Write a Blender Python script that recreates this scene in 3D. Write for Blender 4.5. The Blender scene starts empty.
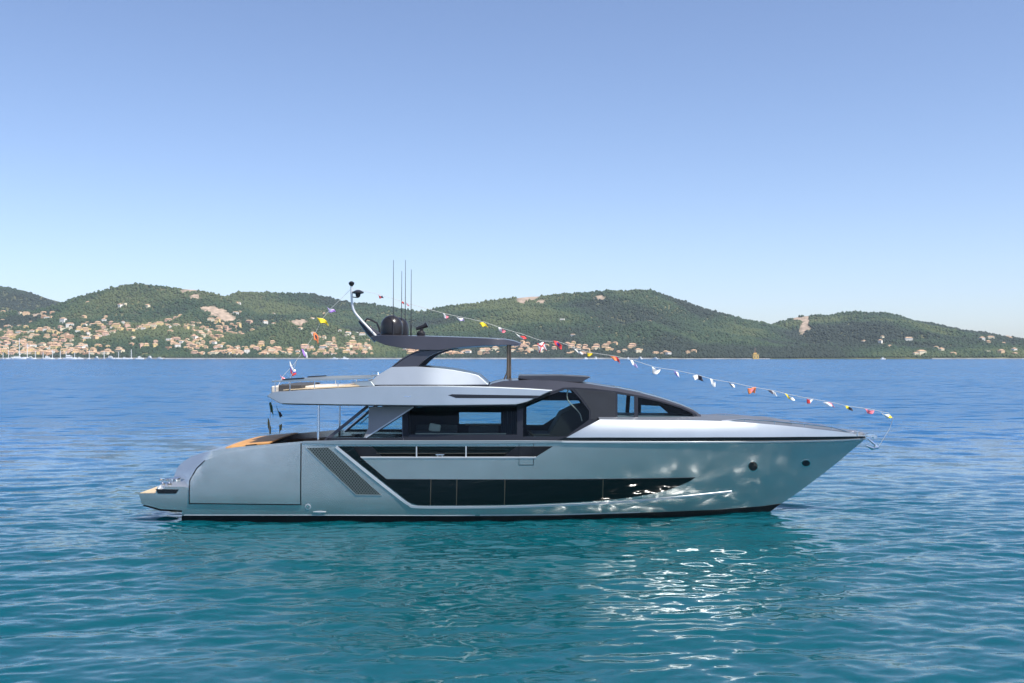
import bpy, bmesh, math, random
import numpy as np
from mathutils import Vector, Matrix
from mathutils.geometry import delaunay_2d_cdt

SC = bpy.context.scene
COL = SC.collection
R = math.radians

# ------------------------------------------------------------------ camera, sky, sun, exposure
F, CY, CZ, HY = 1052.0, -47.3, 7.02, 355.5      # focal length in px, camera y, camera height, horizon row
cd = bpy.data.cameras.new("camera")
cam = bpy.data.objects.new("camera", cd); COL.objects.link(cam)
cam.location = (0, CY, CZ); cam.rotation_euler = (R(90), 0, 0)
cd.sensor_width = 36; cd.lens = 36 * F / 1024
cd.shift_y = (HY - 341.5) / 1024
cd.clip_start = 0.5; cd.clip_end = 30000
SC.camera = cam

SUN_EL, SUN_AZ = 58.0, 130.0       # azimuth clockwise from +Y (camera looks along +Y): behind the camera, to its right
sun_dir = Vector((math.sin(R(SUN_AZ)) * math.cos(R(SUN_EL)), math.cos(R(SUN_AZ)) * math.cos(R(SUN_EL)), math.sin(R(SUN_EL))))
wd = bpy.data.worlds.new("World"); SC.world = wd; wd.use_nodes = True
nt = wd.node_tree; nt.nodes.clear()
sky = nt.nodes.new("ShaderNodeTexSky"); sky.sky_type = 'NISHITA'; sky.sun_disc = False
sky.sun_elevation = R(SUN_EL); sky.sun_rotation = R(SUN_AZ)
sky.air_density = 0.75; sky.dust_density = 0.8; sky.ozone_density = 3.0; sky.altitude = 0
bg = nt.nodes.new("ShaderNodeBackground"); bg.inputs[1].default_value = 0.13
wo = nt.nodes.new("ShaderNodeOutputWorld")
wb = nt.nodes.new("ShaderNodeMixRGB"); wb.blend_type = 'MULTIPLY'; wb.inputs[0].default_value = 1; wb.inputs[2].default_value = (0.985, 0.935, 0.955, 1)   # white balance of the sky
nt.links.new(sky.outputs[0], wb.inputs[1]); nt.links.new(wb.outputs[0], bg.inputs[0]); nt.links.new(bg.outputs[0], wo.inputs[0])
sl = bpy.data.lights.new("sun", 'SUN'); sl.energy = 4.6; sl.angle = R(0.5); sl.color = (1.0, 0.95, 0.88)
so = bpy.data.objects.new("sun", sl); COL.objects.link(so)
so.rotation_euler = sun_dir.to_track_quat('Z', 'Y').to_euler(); so.location = sun_dir * 60
SC.view_settings.view_transform = 'Standard'; SC.view_settings.look = 'None'
SC.view_settings.gamma = 1; SC.view_settings.exposure = 0.64; SC.view_settings.use_curve_mapping = False
SC.render.engine = 'CYCLES'
SC.cycles.use_denoising = True
SC.cycles.max_bounces = 8; SC.cycles.transparent_max_bounces = 12; SC.cycles.volume_bounces = 0
SC.cycles.caustics_reflective = True; SC.cycles.blur_glossy = 0.08; SC.cycles.sample_clamp_indirect = 5

# ------------------------------------------------------------------ materials
def mat(name, col, rough=0.5, metal=0.0, **kw):
    m = bpy.data.materials.new(name); m.use_nodes = True
    b = m.node_tree.nodes["Principled BSDF"]
    b.inputs["Base Color"].default_value = (*col, 1)
    b.inputs["Roughness"].default_value = rough; b.inputs["Metallic"].default_value = metal
    for k, v in kw.items():
        b.inputs[{'ior': 'IOR', 'specular_ior_level': 'Specular IOR Level'}.get(k, k.replace('_', ' ').title())].default_value = v
    return m

def nd(m, t, **props):
    n = m.node_tree.nodes.new(t)
    for k, v in props.items(): setattr(n, k, v)
    return n

def vary(m, scale, amount, detail=3, bump=0.0, bscale=None, stretch=(1, 1, 1)):
    """noise variation of a base colour plus a fine bump"""
    L = m.node_tree.links; b = m.node_tree.nodes["Principled BSDF"]
    c = tuple(b.inputs["Base Color"].default_value)
    tc = nd(m, "ShaderNodeTexCoord"); mp = nd(m, "ShaderNodeMapping"); mp.inputs["Scale"].default_value = stretch
    L.new(tc.outputs["Object"], mp.inputs[0])
    n = nd(m, "ShaderNodeTexNoise"); n.inputs["Scale"].default_value = scale; n.inputs["Detail"].default_value = detail
    L.new(mp.outputs[0], n.inputs["Vector"])
    r = nd(m, "ShaderNodeValToRGB")
    r.color_ramp.elements[0].position = 0.3; r.color_ramp.elements[1].position = 0.7
    r.color_ramp.elements[0].color = (*[x * (1 - amount) for x in c[:3]], 1)
    r.color_ramp.elements[1].color = (*[x * (1 + amount) for x in c[:3]], 1)
    L.new(n.outputs[0], r.inputs[0]); L.new(r.outputs[0], b.inputs["Base Color"])
    if bump:
        n2 = nd(m, "ShaderNodeTexNoise"); n2.inputs["Scale"].default_value = bscale or scale; n2.inputs["Detail"].default_value = 2
        L.new(mp.outputs[0], n2.inputs["Vector"])
        bp = nd(m, "ShaderNodeBump"); bp.inputs["Strength"].default_value = 1; bp.inputs["Distance"].default_value = bump
        L.new(n2.outputs[0], bp.inputs["Height"]); L.new(bp.outputs[0], b.inputs["Normal"])
    return m

M = {}
M['paint'] = vary(mat("silver_hull_paint", (0.60, 0.62, 0.62), 0.23, 0.78, coat_weight=0.3, coat_roughness=0.04), 1.2, 0.05, bump=0.003, bscale=0.9)
M['silver'] = vary(mat("pale_silver_paint", (0.44, 0.48, 0.495), 0.38, 0.8, coat_weight=0.25, coat_roughness=0.1), 1.0, 0.04)
M['grey'] = vary(mat("dark_grey_metallic_paint", (0.052, 0.052, 0.063), 0.34, 0.35, coat_weight=0.4, coat_roughness=0.08), 1.5, 0.06)
M['matgrey'] = vary(mat("matt_grey_panel", (0.015, 0.019, 0.026), 0.5, 0.0, specular_ior_level=0.15), 2, 0.08)
M['midgrey'] = vary(mat("mid_grey_panel", (0.20, 0.205, 0.215), 0.45, 0.3), 2, 0.05)
M['black'] = mat("black_gloss_trim", (0.012, 0.013, 0.016), 0.2)
M['boot'] = vary(mat("black_bottom_paint", (0.006, 0.008, 0.010), 0.5, specular_ior_level=0.2), 3, 0.3)
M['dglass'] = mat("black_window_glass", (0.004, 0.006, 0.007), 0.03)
M['chrome'] = mat("polished_steel", (0.8, 0.8, 0.8), 0.12, 1.0)
M['whitetrim'] = mat("bright_trim", (0.62, 0.64, 0.66), 0.25, 0.3)
M['bronze'] = mat("bronze_strip", (0.20, 0.15, 0.11), 0.35, 0.8)
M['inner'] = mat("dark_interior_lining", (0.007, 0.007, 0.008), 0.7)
M['sofa'] = mat("charcoal_upholstery", (0.05, 0.05, 0.052), 0.8)
M['cushion'] = mat("cream_upholstery", (0.55, 0.50, 0.43), 0.8)
M['dome'] = mat("black_radome_plastic", (0.018, 0.016, 0.017), 0.28)
M['rope'] = mat("white_rope", (0.55, 0.55, 0.52), 0.9)
M['deckgrey'] = vary(mat("grey_foredeck", (0.10, 0.115, 0.14), 0.55), 2, 0.08)

def teak(name, c):
    m = vary(mat(name, c, 0.6), 6, 0.22, stretch=(0.25, 1, 1))
    L = m.node_tree.links; b = m.node_tree.nodes["Principled BSDF"]
    tc = nd(m, "ShaderNodeTexCoord"); sp = nd(m, "ShaderNodeSeparateXYZ"); L.new(tc.outputs["Object"], sp.inputs[0])
    mu = nd(m, "ShaderNodeMath", operation='MULTIPLY'); mu.inputs[1].default_value = 1 / 0.07; L.new(sp.outputs[1], mu.inputs[0])
    fr = nd(m, "ShaderNodeMath", operation='FRACT'); L.new(mu.outputs[0], fr.inputs[0])
    lt = nd(m, "ShaderNodeMath", operation='LESS_THAN'); lt.inputs[1].default_value = 0.1; L.new(fr.outputs[0], lt.inputs[0])
    mx = nd(m, "ShaderNodeMixRGB"); src = b.inputs["Base Color"].links[0].from_socket
    L.new(lt.outputs[0], mx.inputs[0]); L.new(src, mx.inputs[1]); mx.inputs[2].default_value = (0.03, 0.025, 0.02, 1)
    L.new(mx.outputs[0], b.inputs["Base Color"])
    return m
M['teak'] = teak("teak_planking", (0.54, 0.27, 0.08))
M['pale_teak'] = teak("weathered_teak", (0.55, 0.42, 0.26))
M['wood'] = vary(mat("brown_wood_lining", (0.13, 0.075, 0.045), 0.5), 5, 0.25, stretch=(0.2, 1, 1))

def tinted(name, tint):
    m = bpy.data.materials.new(name); m.use_nodes = True
    n = m.node_tree; n.nodes.remove(n.nodes["Principled BSDF"])
    o = n.nodes["Material Output"]
    t = nd(m, "ShaderNodeBsdfTransparent"); t.inputs[0].default_value = (*tint, 1)
    g = nd(m, "ShaderNodeBsdfGlossy"); g.inputs["Roughness"].default_value = 0.02
    f = nd(m, "ShaderNodeFresnel"); f.inputs[0].default_value = 1.22
    x = nd(m, "ShaderNodeMixShader")
    n.links.new(f.outputs[0], x.inputs[0]); n.links.new(t.outputs[0], x.inputs[1]); n.links.new(g.outputs[0], x.inputs[2])
    n.links.new(x.outputs[0], o.inputs[0]); return m
M['glass'] = tinted("tinted_window_glass", (0.84, 0.92, 0.92))

def grille_mat():
    m = mat("perforated_bronze_grille", (0.25, 0.24, 0.21), 0.4, 0.6)
    L = m.node_tree.links; b = m.node_tree.nodes["Principled BSDF"]
    tc = nd(m, "ShaderNodeTexCoord"); sp = nd(m, "ShaderNodeSeparateXYZ"); L.new(tc.outputs["Object"], sp.inputs[0])
    def wavez(sock, k, ph):
        a = nd(m, "ShaderNodeMath", operation='MULTIPLY_ADD'); a.inputs[1].default_value = k; a.inputs[2].default_value = ph; L.new(sock, a.inputs[0])
        s = nd(m, "ShaderNodeMath", operation='SINE'); L.new(a.outputs[0], s.inputs[0]); return s.outputs[0]
    a = wavez(sp.outputs[0], 2 * math.pi / 0.12, 0); c = wavez(sp.outputs[2], 2 * math.pi / 0.15, 0)
    mu = nd(m, "ShaderNodeMath", operation='MULTIPLY'); L.new(a, mu.inputs[0]); L.new(c, mu.inputs[1])
    r = nd(m, "ShaderNodeValToRGB"); r.color_ramp.elements[0].position = 0.05; r.color_ramp.elements[1].position = 0.25
    r.color_ramp.elements[0].color = (0.17, 0.19, 0.18, 1); r.color_ramp.elements[1].color = (0.02, 0.03, 0.03, 1)
    L.new(mu.outputs[0], r.inputs[0]); L.new(r.outputs[0], b.inputs["Base Color"]); return m
M['grille'] = grille_mat()

# ------------------------------------------------------------------ object helpers
def link(name, me, m=None, parent=None):
    o = bpy.data.objects.new(name, me); COL.objects.link(o)
    for q in (m if isinstance(m, (list, tuple)) else [m] if m else []): me.materials.append(q)
    if parent: o.parent = parent
    return o
def tag(o, label=None, cat=None, group=None, kind=None):
    if label: o['label'] = label
    if cat: o['category'] = cat
    if group: o['group'] = group
    if kind: o['kind'] = kind
    return o
def finish(bm, name, m, parent=None, smooth=35, bevel=0, doubles=1e-4):
    if doubles: bmesh.ops.remove_doubles(bm, verts=bm.verts, dist=doubles)
    bmesh.ops.recalc_face_normals(bm, faces=bm.faces)
    me = bpy.data.meshes.new(name); bm.to_mesh(me); bm.free()
    if smooth:
        me.shade_smooth()
        me.set_sharp_from_angle(angle=R(smooth))
    o = link(name, me, m, parent)
    if bevel:
        b = o.modifiers.new("bevel", 'BEVEL'); b.width = bevel; b.segments = 2; b.harden_normals = True; b.limit_method = 'ANGLE'; b.angle_limit = R(40)
    return o
def smst(a, b, x):
    t = min(1, max(0, (x - a) / (b - a))); return t * t * (3 - 2 * t)
def add_box(bm, c, s, rot=None):
    r = bmesh.ops.create_cube(bm, size=1)
    T = Matrix.Translation(c) @ (rot or Matrix()) @ Matrix.Diagonal((*s, 1))
    bmesh.ops.transform(bm, matrix=T, verts=r['verts']); return r['verts']
def add_tube(bm, pts, rad, n=8):
    pts = [Vector(p) for p in pts]; rads = rad if isinstance(rad, (list, tuple)) else [rad] * len(pts)
    rings = []
    for i, p in enumerate(pts):
        d = (pts[min(i + 1, len(pts) - 1)] - pts[max(i - 1, 0)]).normalized()
        u = d.orthogonal().normalized() if not rings else (pu - d * pu.dot(d)).normalized()
        v = d.cross(u); pu = u
        rings.append([bm.verts.new(p + (u * math.cos(2 * math.pi * k / n) + v * math.sin(2 * math.pi * k / n)) * rads[i]) for k in range(n)])
    for a, b in zip(rings, rings[1:]):
        for k in range(n): bm.faces.new((a[k], a[(k + 1) % n], b[(k + 1) % n], b[k]))
    bm.faces.new(rings[0][::-1]); bm.faces.new(rings[-1])
def add_lathe(bm, c, prof, n=24, axis='Z'):
    rings = []
    for r, h in prof:
        ring = []
        for k in range(n):
            a = 2 * math.pi * k / n; x, y = r * math.cos(a), r * math.sin(a)
            p = (x, y, h) if axis == 'Z' else (x, h, y)
            ring.append(bm.verts.new((c[0] + p[0], c[1] + p[1], c[2] + p[2])))
        rings.append(ring)
    for a, b in zip(rings, rings[1:]):
        for k in range(n): bm.faces.new((a[k], a[(k + 1) % n], b[(k + 1) % n], b[k]))
    bm.faces.new(rings[0][::-1]); bm.faces.new(rings[-1])

def W(px, py, y):
    Y = y - CY
    return Vector(((px - 512) * Y / F, y, CZ - (py - HY) * Y / F))
def solve(p, hb):
    y = -2.5
    for _ in range(25):
        w = W(p[0], p[1], y); y = 0.4 * y + 0.6 * (-hb(w.x, w.z))
    return (w.x, w.z)
def dens(pts, step, closed=True):
    out = []
    n = len(pts)
    for i in range(n if closed else n - 1):
        a, b = pts[i], pts[(i + 1) % n]
        k = max(1, math.ceil(math.hypot(b[0] - a[0], b[1] - a[1]) / step))
        out += [(a[0] + (b[0] - a[0]) * j / k, a[1] + (b[1] - a[1]) * j / k) for j in range(k)]
    if not closed: out.append(pts[-1])
    return out
def inside(p, poly):
    x, y = p; r = False; n = len(poly); j = n - 1
    for i in range(n):
        xi, yi = poly[i]; xj, yj = poly[j]
        if (yi > y) != (yj > y) and x < (xj - xi) * (y - yi) / (yj - yi) + xi: r = not r
        j = i
    return r
def spline(pts, k=6):
    """Catmull-Rom through pixel points (open)"""
    P = [pts[0]] + list(pts) + [pts[-1]]; out = []
    for i in range(1, len(P) - 2):
        for j in range(k):
            t = j / k; q = []
            for c in (0, 1):
                p0, p1, p2, p3 = P[i - 1][c], P[i][c], P[i + 1][c], P[i + 2][c]
                q.append(0.5 * (2 * p1 + (p2 - p0) * t + (2 * p0 - 5 * p1 + 4 * p2 - p3) * t * t + (3 * p1 - p0 - 3 * p2 + p3) * t ** 3))
            out.append(tuple(q))
    return out + [pts[-1]]
def ribbon(pts, w):
    """polygon around a pixel polyline; w = width in px, or (start, end)"""
    n = len(pts); L, Rr = [], []
    for i, p in enumerate(pts):
        def nrm(a, b):
            dx, dy = b[0] - a[0], b[1] - a[1]; l = math.hypot(dx, dy) or 1; return (-dy / l, dx / l)
        if i == 0: m = nrm(pts[0], pts[1])
        elif i == n - 1: m = nrm(pts[-2], pts[-1])
        else:
            a, b = nrm(pts[i - 1], p), nrm(p, pts[i + 1]); m = ((a[0] + b[0]), (a[1] + b[1]))
            l = math.hypot(*m); m = (m[0] / l, m[1] / l); c = max(0.5, m[0] * a[0] + m[1] * a[1]); m = (m[0] / c, m[1] / c)
        ww = w / 2 if not isinstance(w, tuple) else (w[0] + (w[1] - w[0]) * i / (n - 1)) / 2
        L.append((p[0] + m[0] * ww, p[1] + m[1] * ww)); Rr.append((p[0] - m[0] * ww, p[1] - m[1] * ww))
    return L + Rr[::-1]

def tri_region(loop, holes, grid):
    v = list(loop); e = [(i, (i + 1) % len(loop)) for i in range(len(loop))]
    for h in holes:
        b = len(v); v += h; e += [(b + i, b + (i + 1) % len(h)) for i in range(len(h))]
    if grid:
        x0, x1 = min(p[0] for p in loop), max(p[0] for p in loop); z0, z1 = min(p[1] for p in loop), max(p[1] for p in loop)
        allb = v[:]
        x = x0 + grid / 2
        while x < x1:
            z = z0 + grid / 2
            while z < z1:
                if inside((x, z), loop) and not any(inside((x, z), h) for h in holes) and min((q[0] - x) ** 2 + (q[1] - z) ** 2 for q in allb) > (grid * 0.45) ** 2:
                    v.append((x, z))
                z += grid
            x += grid
    vo, eo, fo, *_ = delaunay_2d_cdt([Vector(p) for p in v], e, [], 0, 1e-6)
    tris = []
    for f in fo:
        c = (sum(vo[i].x for i in f) / 3, sum(vo[i].y for i in f) / 3)
        A, B, C = (vo[i] for i in f); area = abs((B - A).cross(C - A)) / 2
        if area < 0.0015 * max((B - A).length, (C - B).length, (A - C).length): continue      # slivers would spoil the shading
        if inside(c, loop) and not any(inside(c, h) for h in holes): tris.append(f)
    return [(p.x, p.y) for p in vo], tris

def side(name, out_px, hb, m, parent, off=0.0, thick=None, rim=False, holes=(), camber=0.0, step=0.3, grid=0, segs=6,
         mirror=True, bevel=0, smooth=35, world=False):
    """A panel lying on the side surface y = -hb(x, z), outlined in picture coordinates and carried to its real place;
    mirrored to the other side; either given a thickness or closed across the boat (rim)."""
    sv = (lambda q: dens(q, step)) if world else (lambda q: dens([solve(p, hb) for p in q], step))
    loop = sv(out_px); hs = [sv(h) for h in holes]
    vo, tris = tri_region(loop, hs, grid)
    res = []
    for S in ([(-1, 1)] if rim else [(-1,), (1,)] if mirror else [(-1,)]):
        bm = bmesh.new()
        for s in S:
            vs = [bm.verts.new((x, s * (hb(x, z) + off), z)) for x, z in vo]
            for f in tris: bm.faces.new([vs[i] for i in f])
            if thick:
                vi = [bm.verts.new((x, s * (hb(x, z) + off - thick), z)) for x, z in vo]
                for f in tris: bm.faces.new([vi[i] for i in f][::-1])
                for lp in [loop] + hs:
                    n = len(lp); A = [bm.verts.new((x, s * (hb(x, z) + off), z)) for x, z in lp]; B = [bm.verts.new((x, s * (hb(x, z) + off - thick), z)) for x, z in lp]
                    for i in range(n): bm.faces.new((A[i], A[(i + 1) % n], B[(i + 1) % n], B[i]))
        if rim:
            n = len(loop); cols = []
            for (x, z) in loop:
                h = hb(x, z) + off
                cols.append([bm.verts.new((x, (-1 + 2 * k / segs) * h, z + camber * (1 - (-1 + 2 * k / segs) ** 2))) for k in range(segs + 1)])
            for i in range(n):
                a, b = loop[i], loop[(i + 1) % n]
                if callable(rim) and not rim((a[0] + b[0]) / 2, (a[1] + b[1]) / 2): continue
                A, B = cols[i], cols[(i + 1) % n]
                for k in range(segs): bm.faces.new((A[k], B[k], B[k + 1], A[k + 1]))
        for v in [v for v in bm.verts if not v.link_faces]: bm.verts.remove(v)
        pa = parent if len(S) > 1 or S[0] < 0 else FAR.get(parent.name, parent)
        res.append(finish(bm, name, m, pa, smooth=smooth, bevel=bevel))
    if len(res) > 1: FAR[res[0].name] = res[1]
    return res[0]
FAR = {}

def span(name, line_px, hb, m, parent, camber=0, segs=10, inset=0.0, lift=0.0, thick=0.03, world=False):
    """a deck-like surface from the near curve across to the mirrored one"""
    pts = line_px if world else [solve(p, hb) for p in line_px]
    pts = dens(pts, 0.35, closed=False)
    bm = bmesh.new(); top, bot = [], []
    for x, z in pts:
        h = max(0.02, hb(x, z) - inset)
        top.append([bm.verts.new((x, -h + 2 * h * k / segs, z + lift + camber * (1 - (2 * k / segs - 1) ** 2))) for k in range(segs + 1)])
        bot.append([bm.verts.new((v.co.x, v.co.y, v.co.z - thick)) for v in top[-1]])
    for i in range(len(pts) - 1):
        for k in range(segs):
            bm.faces.new((top[i][k], top[i + 1][k], top[i + 1][k + 1], top[i][k + 1]))
            bm.faces.new((bot[i][k], bot[i][k + 1], bot[i + 1][k + 1], bot[i + 1][k]))
        for k in (0, segs): bm.faces.new((top[i][k], bot[i][k], bot[i + 1][k], top[i + 1][k]))
    for i in (0, -1):
        for k in range(segs): bm.faces.new((top[i][k], top[i][k + 1], bot[i][k + 1], bot[i][k]))
    return finish(bm, name, m, parent)

# ================================================================== SETTING: terrain
rng = np.random.default_rng(7)
def vnoise(x, y, seed):
    r = np.random.default_rng(seed); T = r.random((256, 256))
    xi = np.floor(x).astype(int); yi = np.floor(y).astype(int); fx = x - xi; fy = y - yi
    fx = fx * fx * (3 - 2 * fx); fy = fy * fy * (3 - 2 * fy)
    a = T[xi % 256, yi % 256]; b = T[(xi + 1) % 256, yi % 256]; c = T[xi % 256, (yi + 1) % 256]; d = T[(xi + 1) % 256, (yi + 1) % 256]
    return (a * (1 - fx) + b * fx) * (1 - fy) + (c * (1 - fx) + d * fx) * fy
def fbm(x, y, seed, o=4):
    s = 0; a = 0.5; t = 0
    for i in range(o):
        s = s + a * vnoise(x * 2 ** i + 17.3 * i, y * 2 ** i + 5.1 * i, seed + i); t += a; a *= 0.5
    return s / t
SHORE = 2040.0
LAYERS = [  # ridge line in the picture, its real distance, profile power, distance where its foot lies
    ([(-600, 320), (-200, 296), (0, 287), (15, 288), (40, 296), (62, 303), (130, 325), (300, 350), (420, 356)], 3600, 1.1, 2300),
    ([(-500, 345), (-100, 320), (0, 313), (35, 310), (62, 304), (85, 295), (110, 288), (137, 283), (165, 286), (200, 290), (214, 292), (240, 304), (275, 325), (330, 345), (450, 356)], 2750, 1.5, SHORE),
    ([(60, 345), (140, 308), (200, 296), (226, 296), (240, 292), (262, 292), (290, 293), (312, 293), (325, 297), (345, 301), (380, 306), (415, 311), (435, 310), (480, 322), (560, 340), (700, 356)], 3150, 1.3, 2150),
    ([(330, 352), (380, 330), (430, 310), (450, 306), (480, 302), (520, 297), (560, 294), (600, 292), (640, 289), (650, 290), (665, 294), (690, 304), (715, 312), (745, 320), (770, 325), (800, 332), (880, 348), (980, 356)], 2850, 1.25, SHORE),
    ([(680, 350), (740, 333), (770, 326), (780, 321), (800, 316), (830, 315), (850, 312), (885, 313), (910, 320), (940, 326), (980, 335), (1010, 342), (1024, 344), (1100, 350), (1300, 354)], 2950, 1.2, SHORE),
    ([(-400, 345), (0, 338), (60, 328), (120, 323), (180, 326), (240, 335), (285, 319), (315, 319), (345, 329), (390, 342), (440, 351), (520, 356)], 2330, 1.2, SHORE),
    ([(440, 356), (500, 349), (545, 341), (575, 333), (610, 326), (650, 321), (680, 330), (710, 341), (735, 350), (770, 356)], 2380, 1.1, SHORE),
    ([(700, 356), (745, 350), (790, 346), (880, 345), (960, 347), (1024, 349), (1150, 351), (1400, 354)], 2250, 0.9, SHORE),
]
def terrain(X, D):
    X = np.asarray(X, float); D = np.asarray(D, float)
    H = np.full(X.shape, -1.0); which = np.zeros(X.shape, int)
    spur = fbm(X / 230 + 31, D / 420 + 9, 3, 4) - 0.5
    for i, (pts, Di, p, foot) in enumerate(LAYERS):
        px = np.array([q[0] for q in pts], float); py = np.array([q[1] for q in pts], float)
        xs = (px - 512) * Di / F; hs = CZ + (HY - py) * Di / F - 4
        h = np.interp(X, xs, hs, left=hs[0] * 0.6, right=hs[-1] * 0.6)
        s = np.clip((D - foot) / (Di - foot), 0, 1)
        front = s ** p * (1 + 1.5 * spur * np.clip(1 - s, 0, 1) ** 0.7) + 0.0
        back = np.exp(-((np.maximum(D - Di, 0)) / 420) ** 2)
        z = np.where(D <= Di, h * np.clip(front, 0, 1.02), h * back)
        z = np.where(D < foot, 0, z)
        which = np.where(z > H, i, which); H = np.maximum(H, z)
    H = H + 2.2 * np.clip((D - SHORE) / 25, 0, 1) + (fbm(X / 60, D / 60, 41, 3) - 0.5) * 10 * np.clip((D - SHORE) / 250, 0, 1)
    return np.where(D < SHORE, -3.0, H), which
SCARS = [(210, 309.5, 8, 4), (218, 313.5, 9, 5), (226, 317.5, 8, 5), (530, 297.5, 11, 4), (521, 300, 6, 4), (541, 302, 5, 3), (600, 297.5, 5, 3), (806, 322, 4, 9), (802, 331, 3, 6), (797, 319, 5, 3), (195, 296, 5, 3), (188, 291, 8, 1.6), (300, 322, 8, 3), (640, 288, 9, 2.2), (35, 315, 6, 1.5)]
def proj(X, D, Z): return 512 + X * F / D, HY + (CZ - Z) * F / D
xs = np.arange(-4300, 4301, 12.0); ds = np.concatenate([np.arange(SHORE - 14, SHORE + 60, 7.0), np.arange(SHORE + 66, 4400, 12.0)])
XX, DD = np.meshgrid(xs, ds, indexing='ij'); HH, WH = terrain(XX, DD)
PX, PY = proj(XX, DD, HH)
def scar_mask(px, py, X, D):
    m = np.zeros(np.shape(px)); n = fbm(np.asarray(X) / 25, np.asarray(D) / 25, 77, 2) - 0.5
    for a, b, ra, rb in SCARS:
        m = np.maximum(m, (np.hypot((px - a) / ra, (py - b) / rb) + n * 0.9 < 1).astype(float))
    return m
def grid_mesh(name, X, Y, Z):
    nx, ny = X.shape; me = bpy.data.meshes.new(name)
    co = np.stack([X, Y, Z], -1).reshape(-1, 3).astype(np.float32)
    idx = np.arange(nx * ny).reshape(nx, ny)
    q = np.stack([idx[:-1, :-1], idx[1:, :-1], idx[1:, 1:], idx[:-1, 1:]], -1).reshape(-1)
    nf = (nx - 1) * (ny - 1)
    me.vertices.add(len(co)); me.vertices.foreach_set("co", co.ravel())
    me.loops.add(nf * 4); me.loops.foreach_set("vertex_index", q.astype(np.int32))
    me.polygons.add(nf); me.polygons.foreach_set("loop_start", np.arange(0, nf * 4, 4, dtype=np.int32))
    me.update(calc_edges=True); me.shade_smooth(); return me
me = grid_mesh("hills", XX, DD + CY, HH)
at = me.attributes.new("rock", 'FLOAT', 'POINT'); at.data.foreach_set("value", scar_mask(PX, PY, XX, DD).ravel().astype(np.float32))
hm = mat("hill_ground", (0.09, 0.10, 0.05), 0.9)
L = hm.node_tree.links; b = hm.node_tree.nodes["Principled BSDF"]
n1 = nd(hm, "ShaderNodeTexNoise"); n1.inputs["Scale"].default_value = 0.012; n1.inputs["Detail"].default_value = 8
tc = nd(hm, "ShaderNodeTexCoord"); L.new(tc.outputs["Object"], n1.inputs["Vector"])
r1 = nd(hm, "ShaderNodeValToRGB"); e = r1.color_ramp.elements
e[0].position = 0.40; e[0].color = (0.020, 0.034, 0.014, 1); e[1].position = 0.72; e[1].color = (0.13, 0.125, 0.05, 1)
L.new(n1.outputs[0], r1.inputs[0])
n2 = nd(hm, "ShaderNodeTexNoise"); n2.inputs["Scale"].default_value = 0.09; n2.inputs["Detail"].default_value = 5; L.new(tc.outputs["Object"], n2.inputs["Vector"])
r2 = nd(hm, "ShaderNodeValToRGB"); e = r2.color_ramp.elements
e[0].position = 0.3; e[0].color = (0.17, 0.13, 0.09, 1); e[1].position = 0.7; e[1].color = (0.46, 0.35, 0.26, 1); L.new(n2.outputs[0], r2.inputs[0])
ra = nd(hm, "ShaderNodeAttribute"); ra.attribute_name = "rock"
mx = nd(hm, "ShaderNodeMixRGB"); L.new(ra.outputs["Fac"], mx.inputs[0]); L.new(r1.outputs[0], mx.inputs[1]); L.new(r2.outputs[0], mx.inputs[2])
L.new(mx.outputs[0], b.inputs["Base Color"])
tag(link("hills", me, hm), "green wooded coastal hills behind the town with pale rock scars", "hills", kind="structure")

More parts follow.
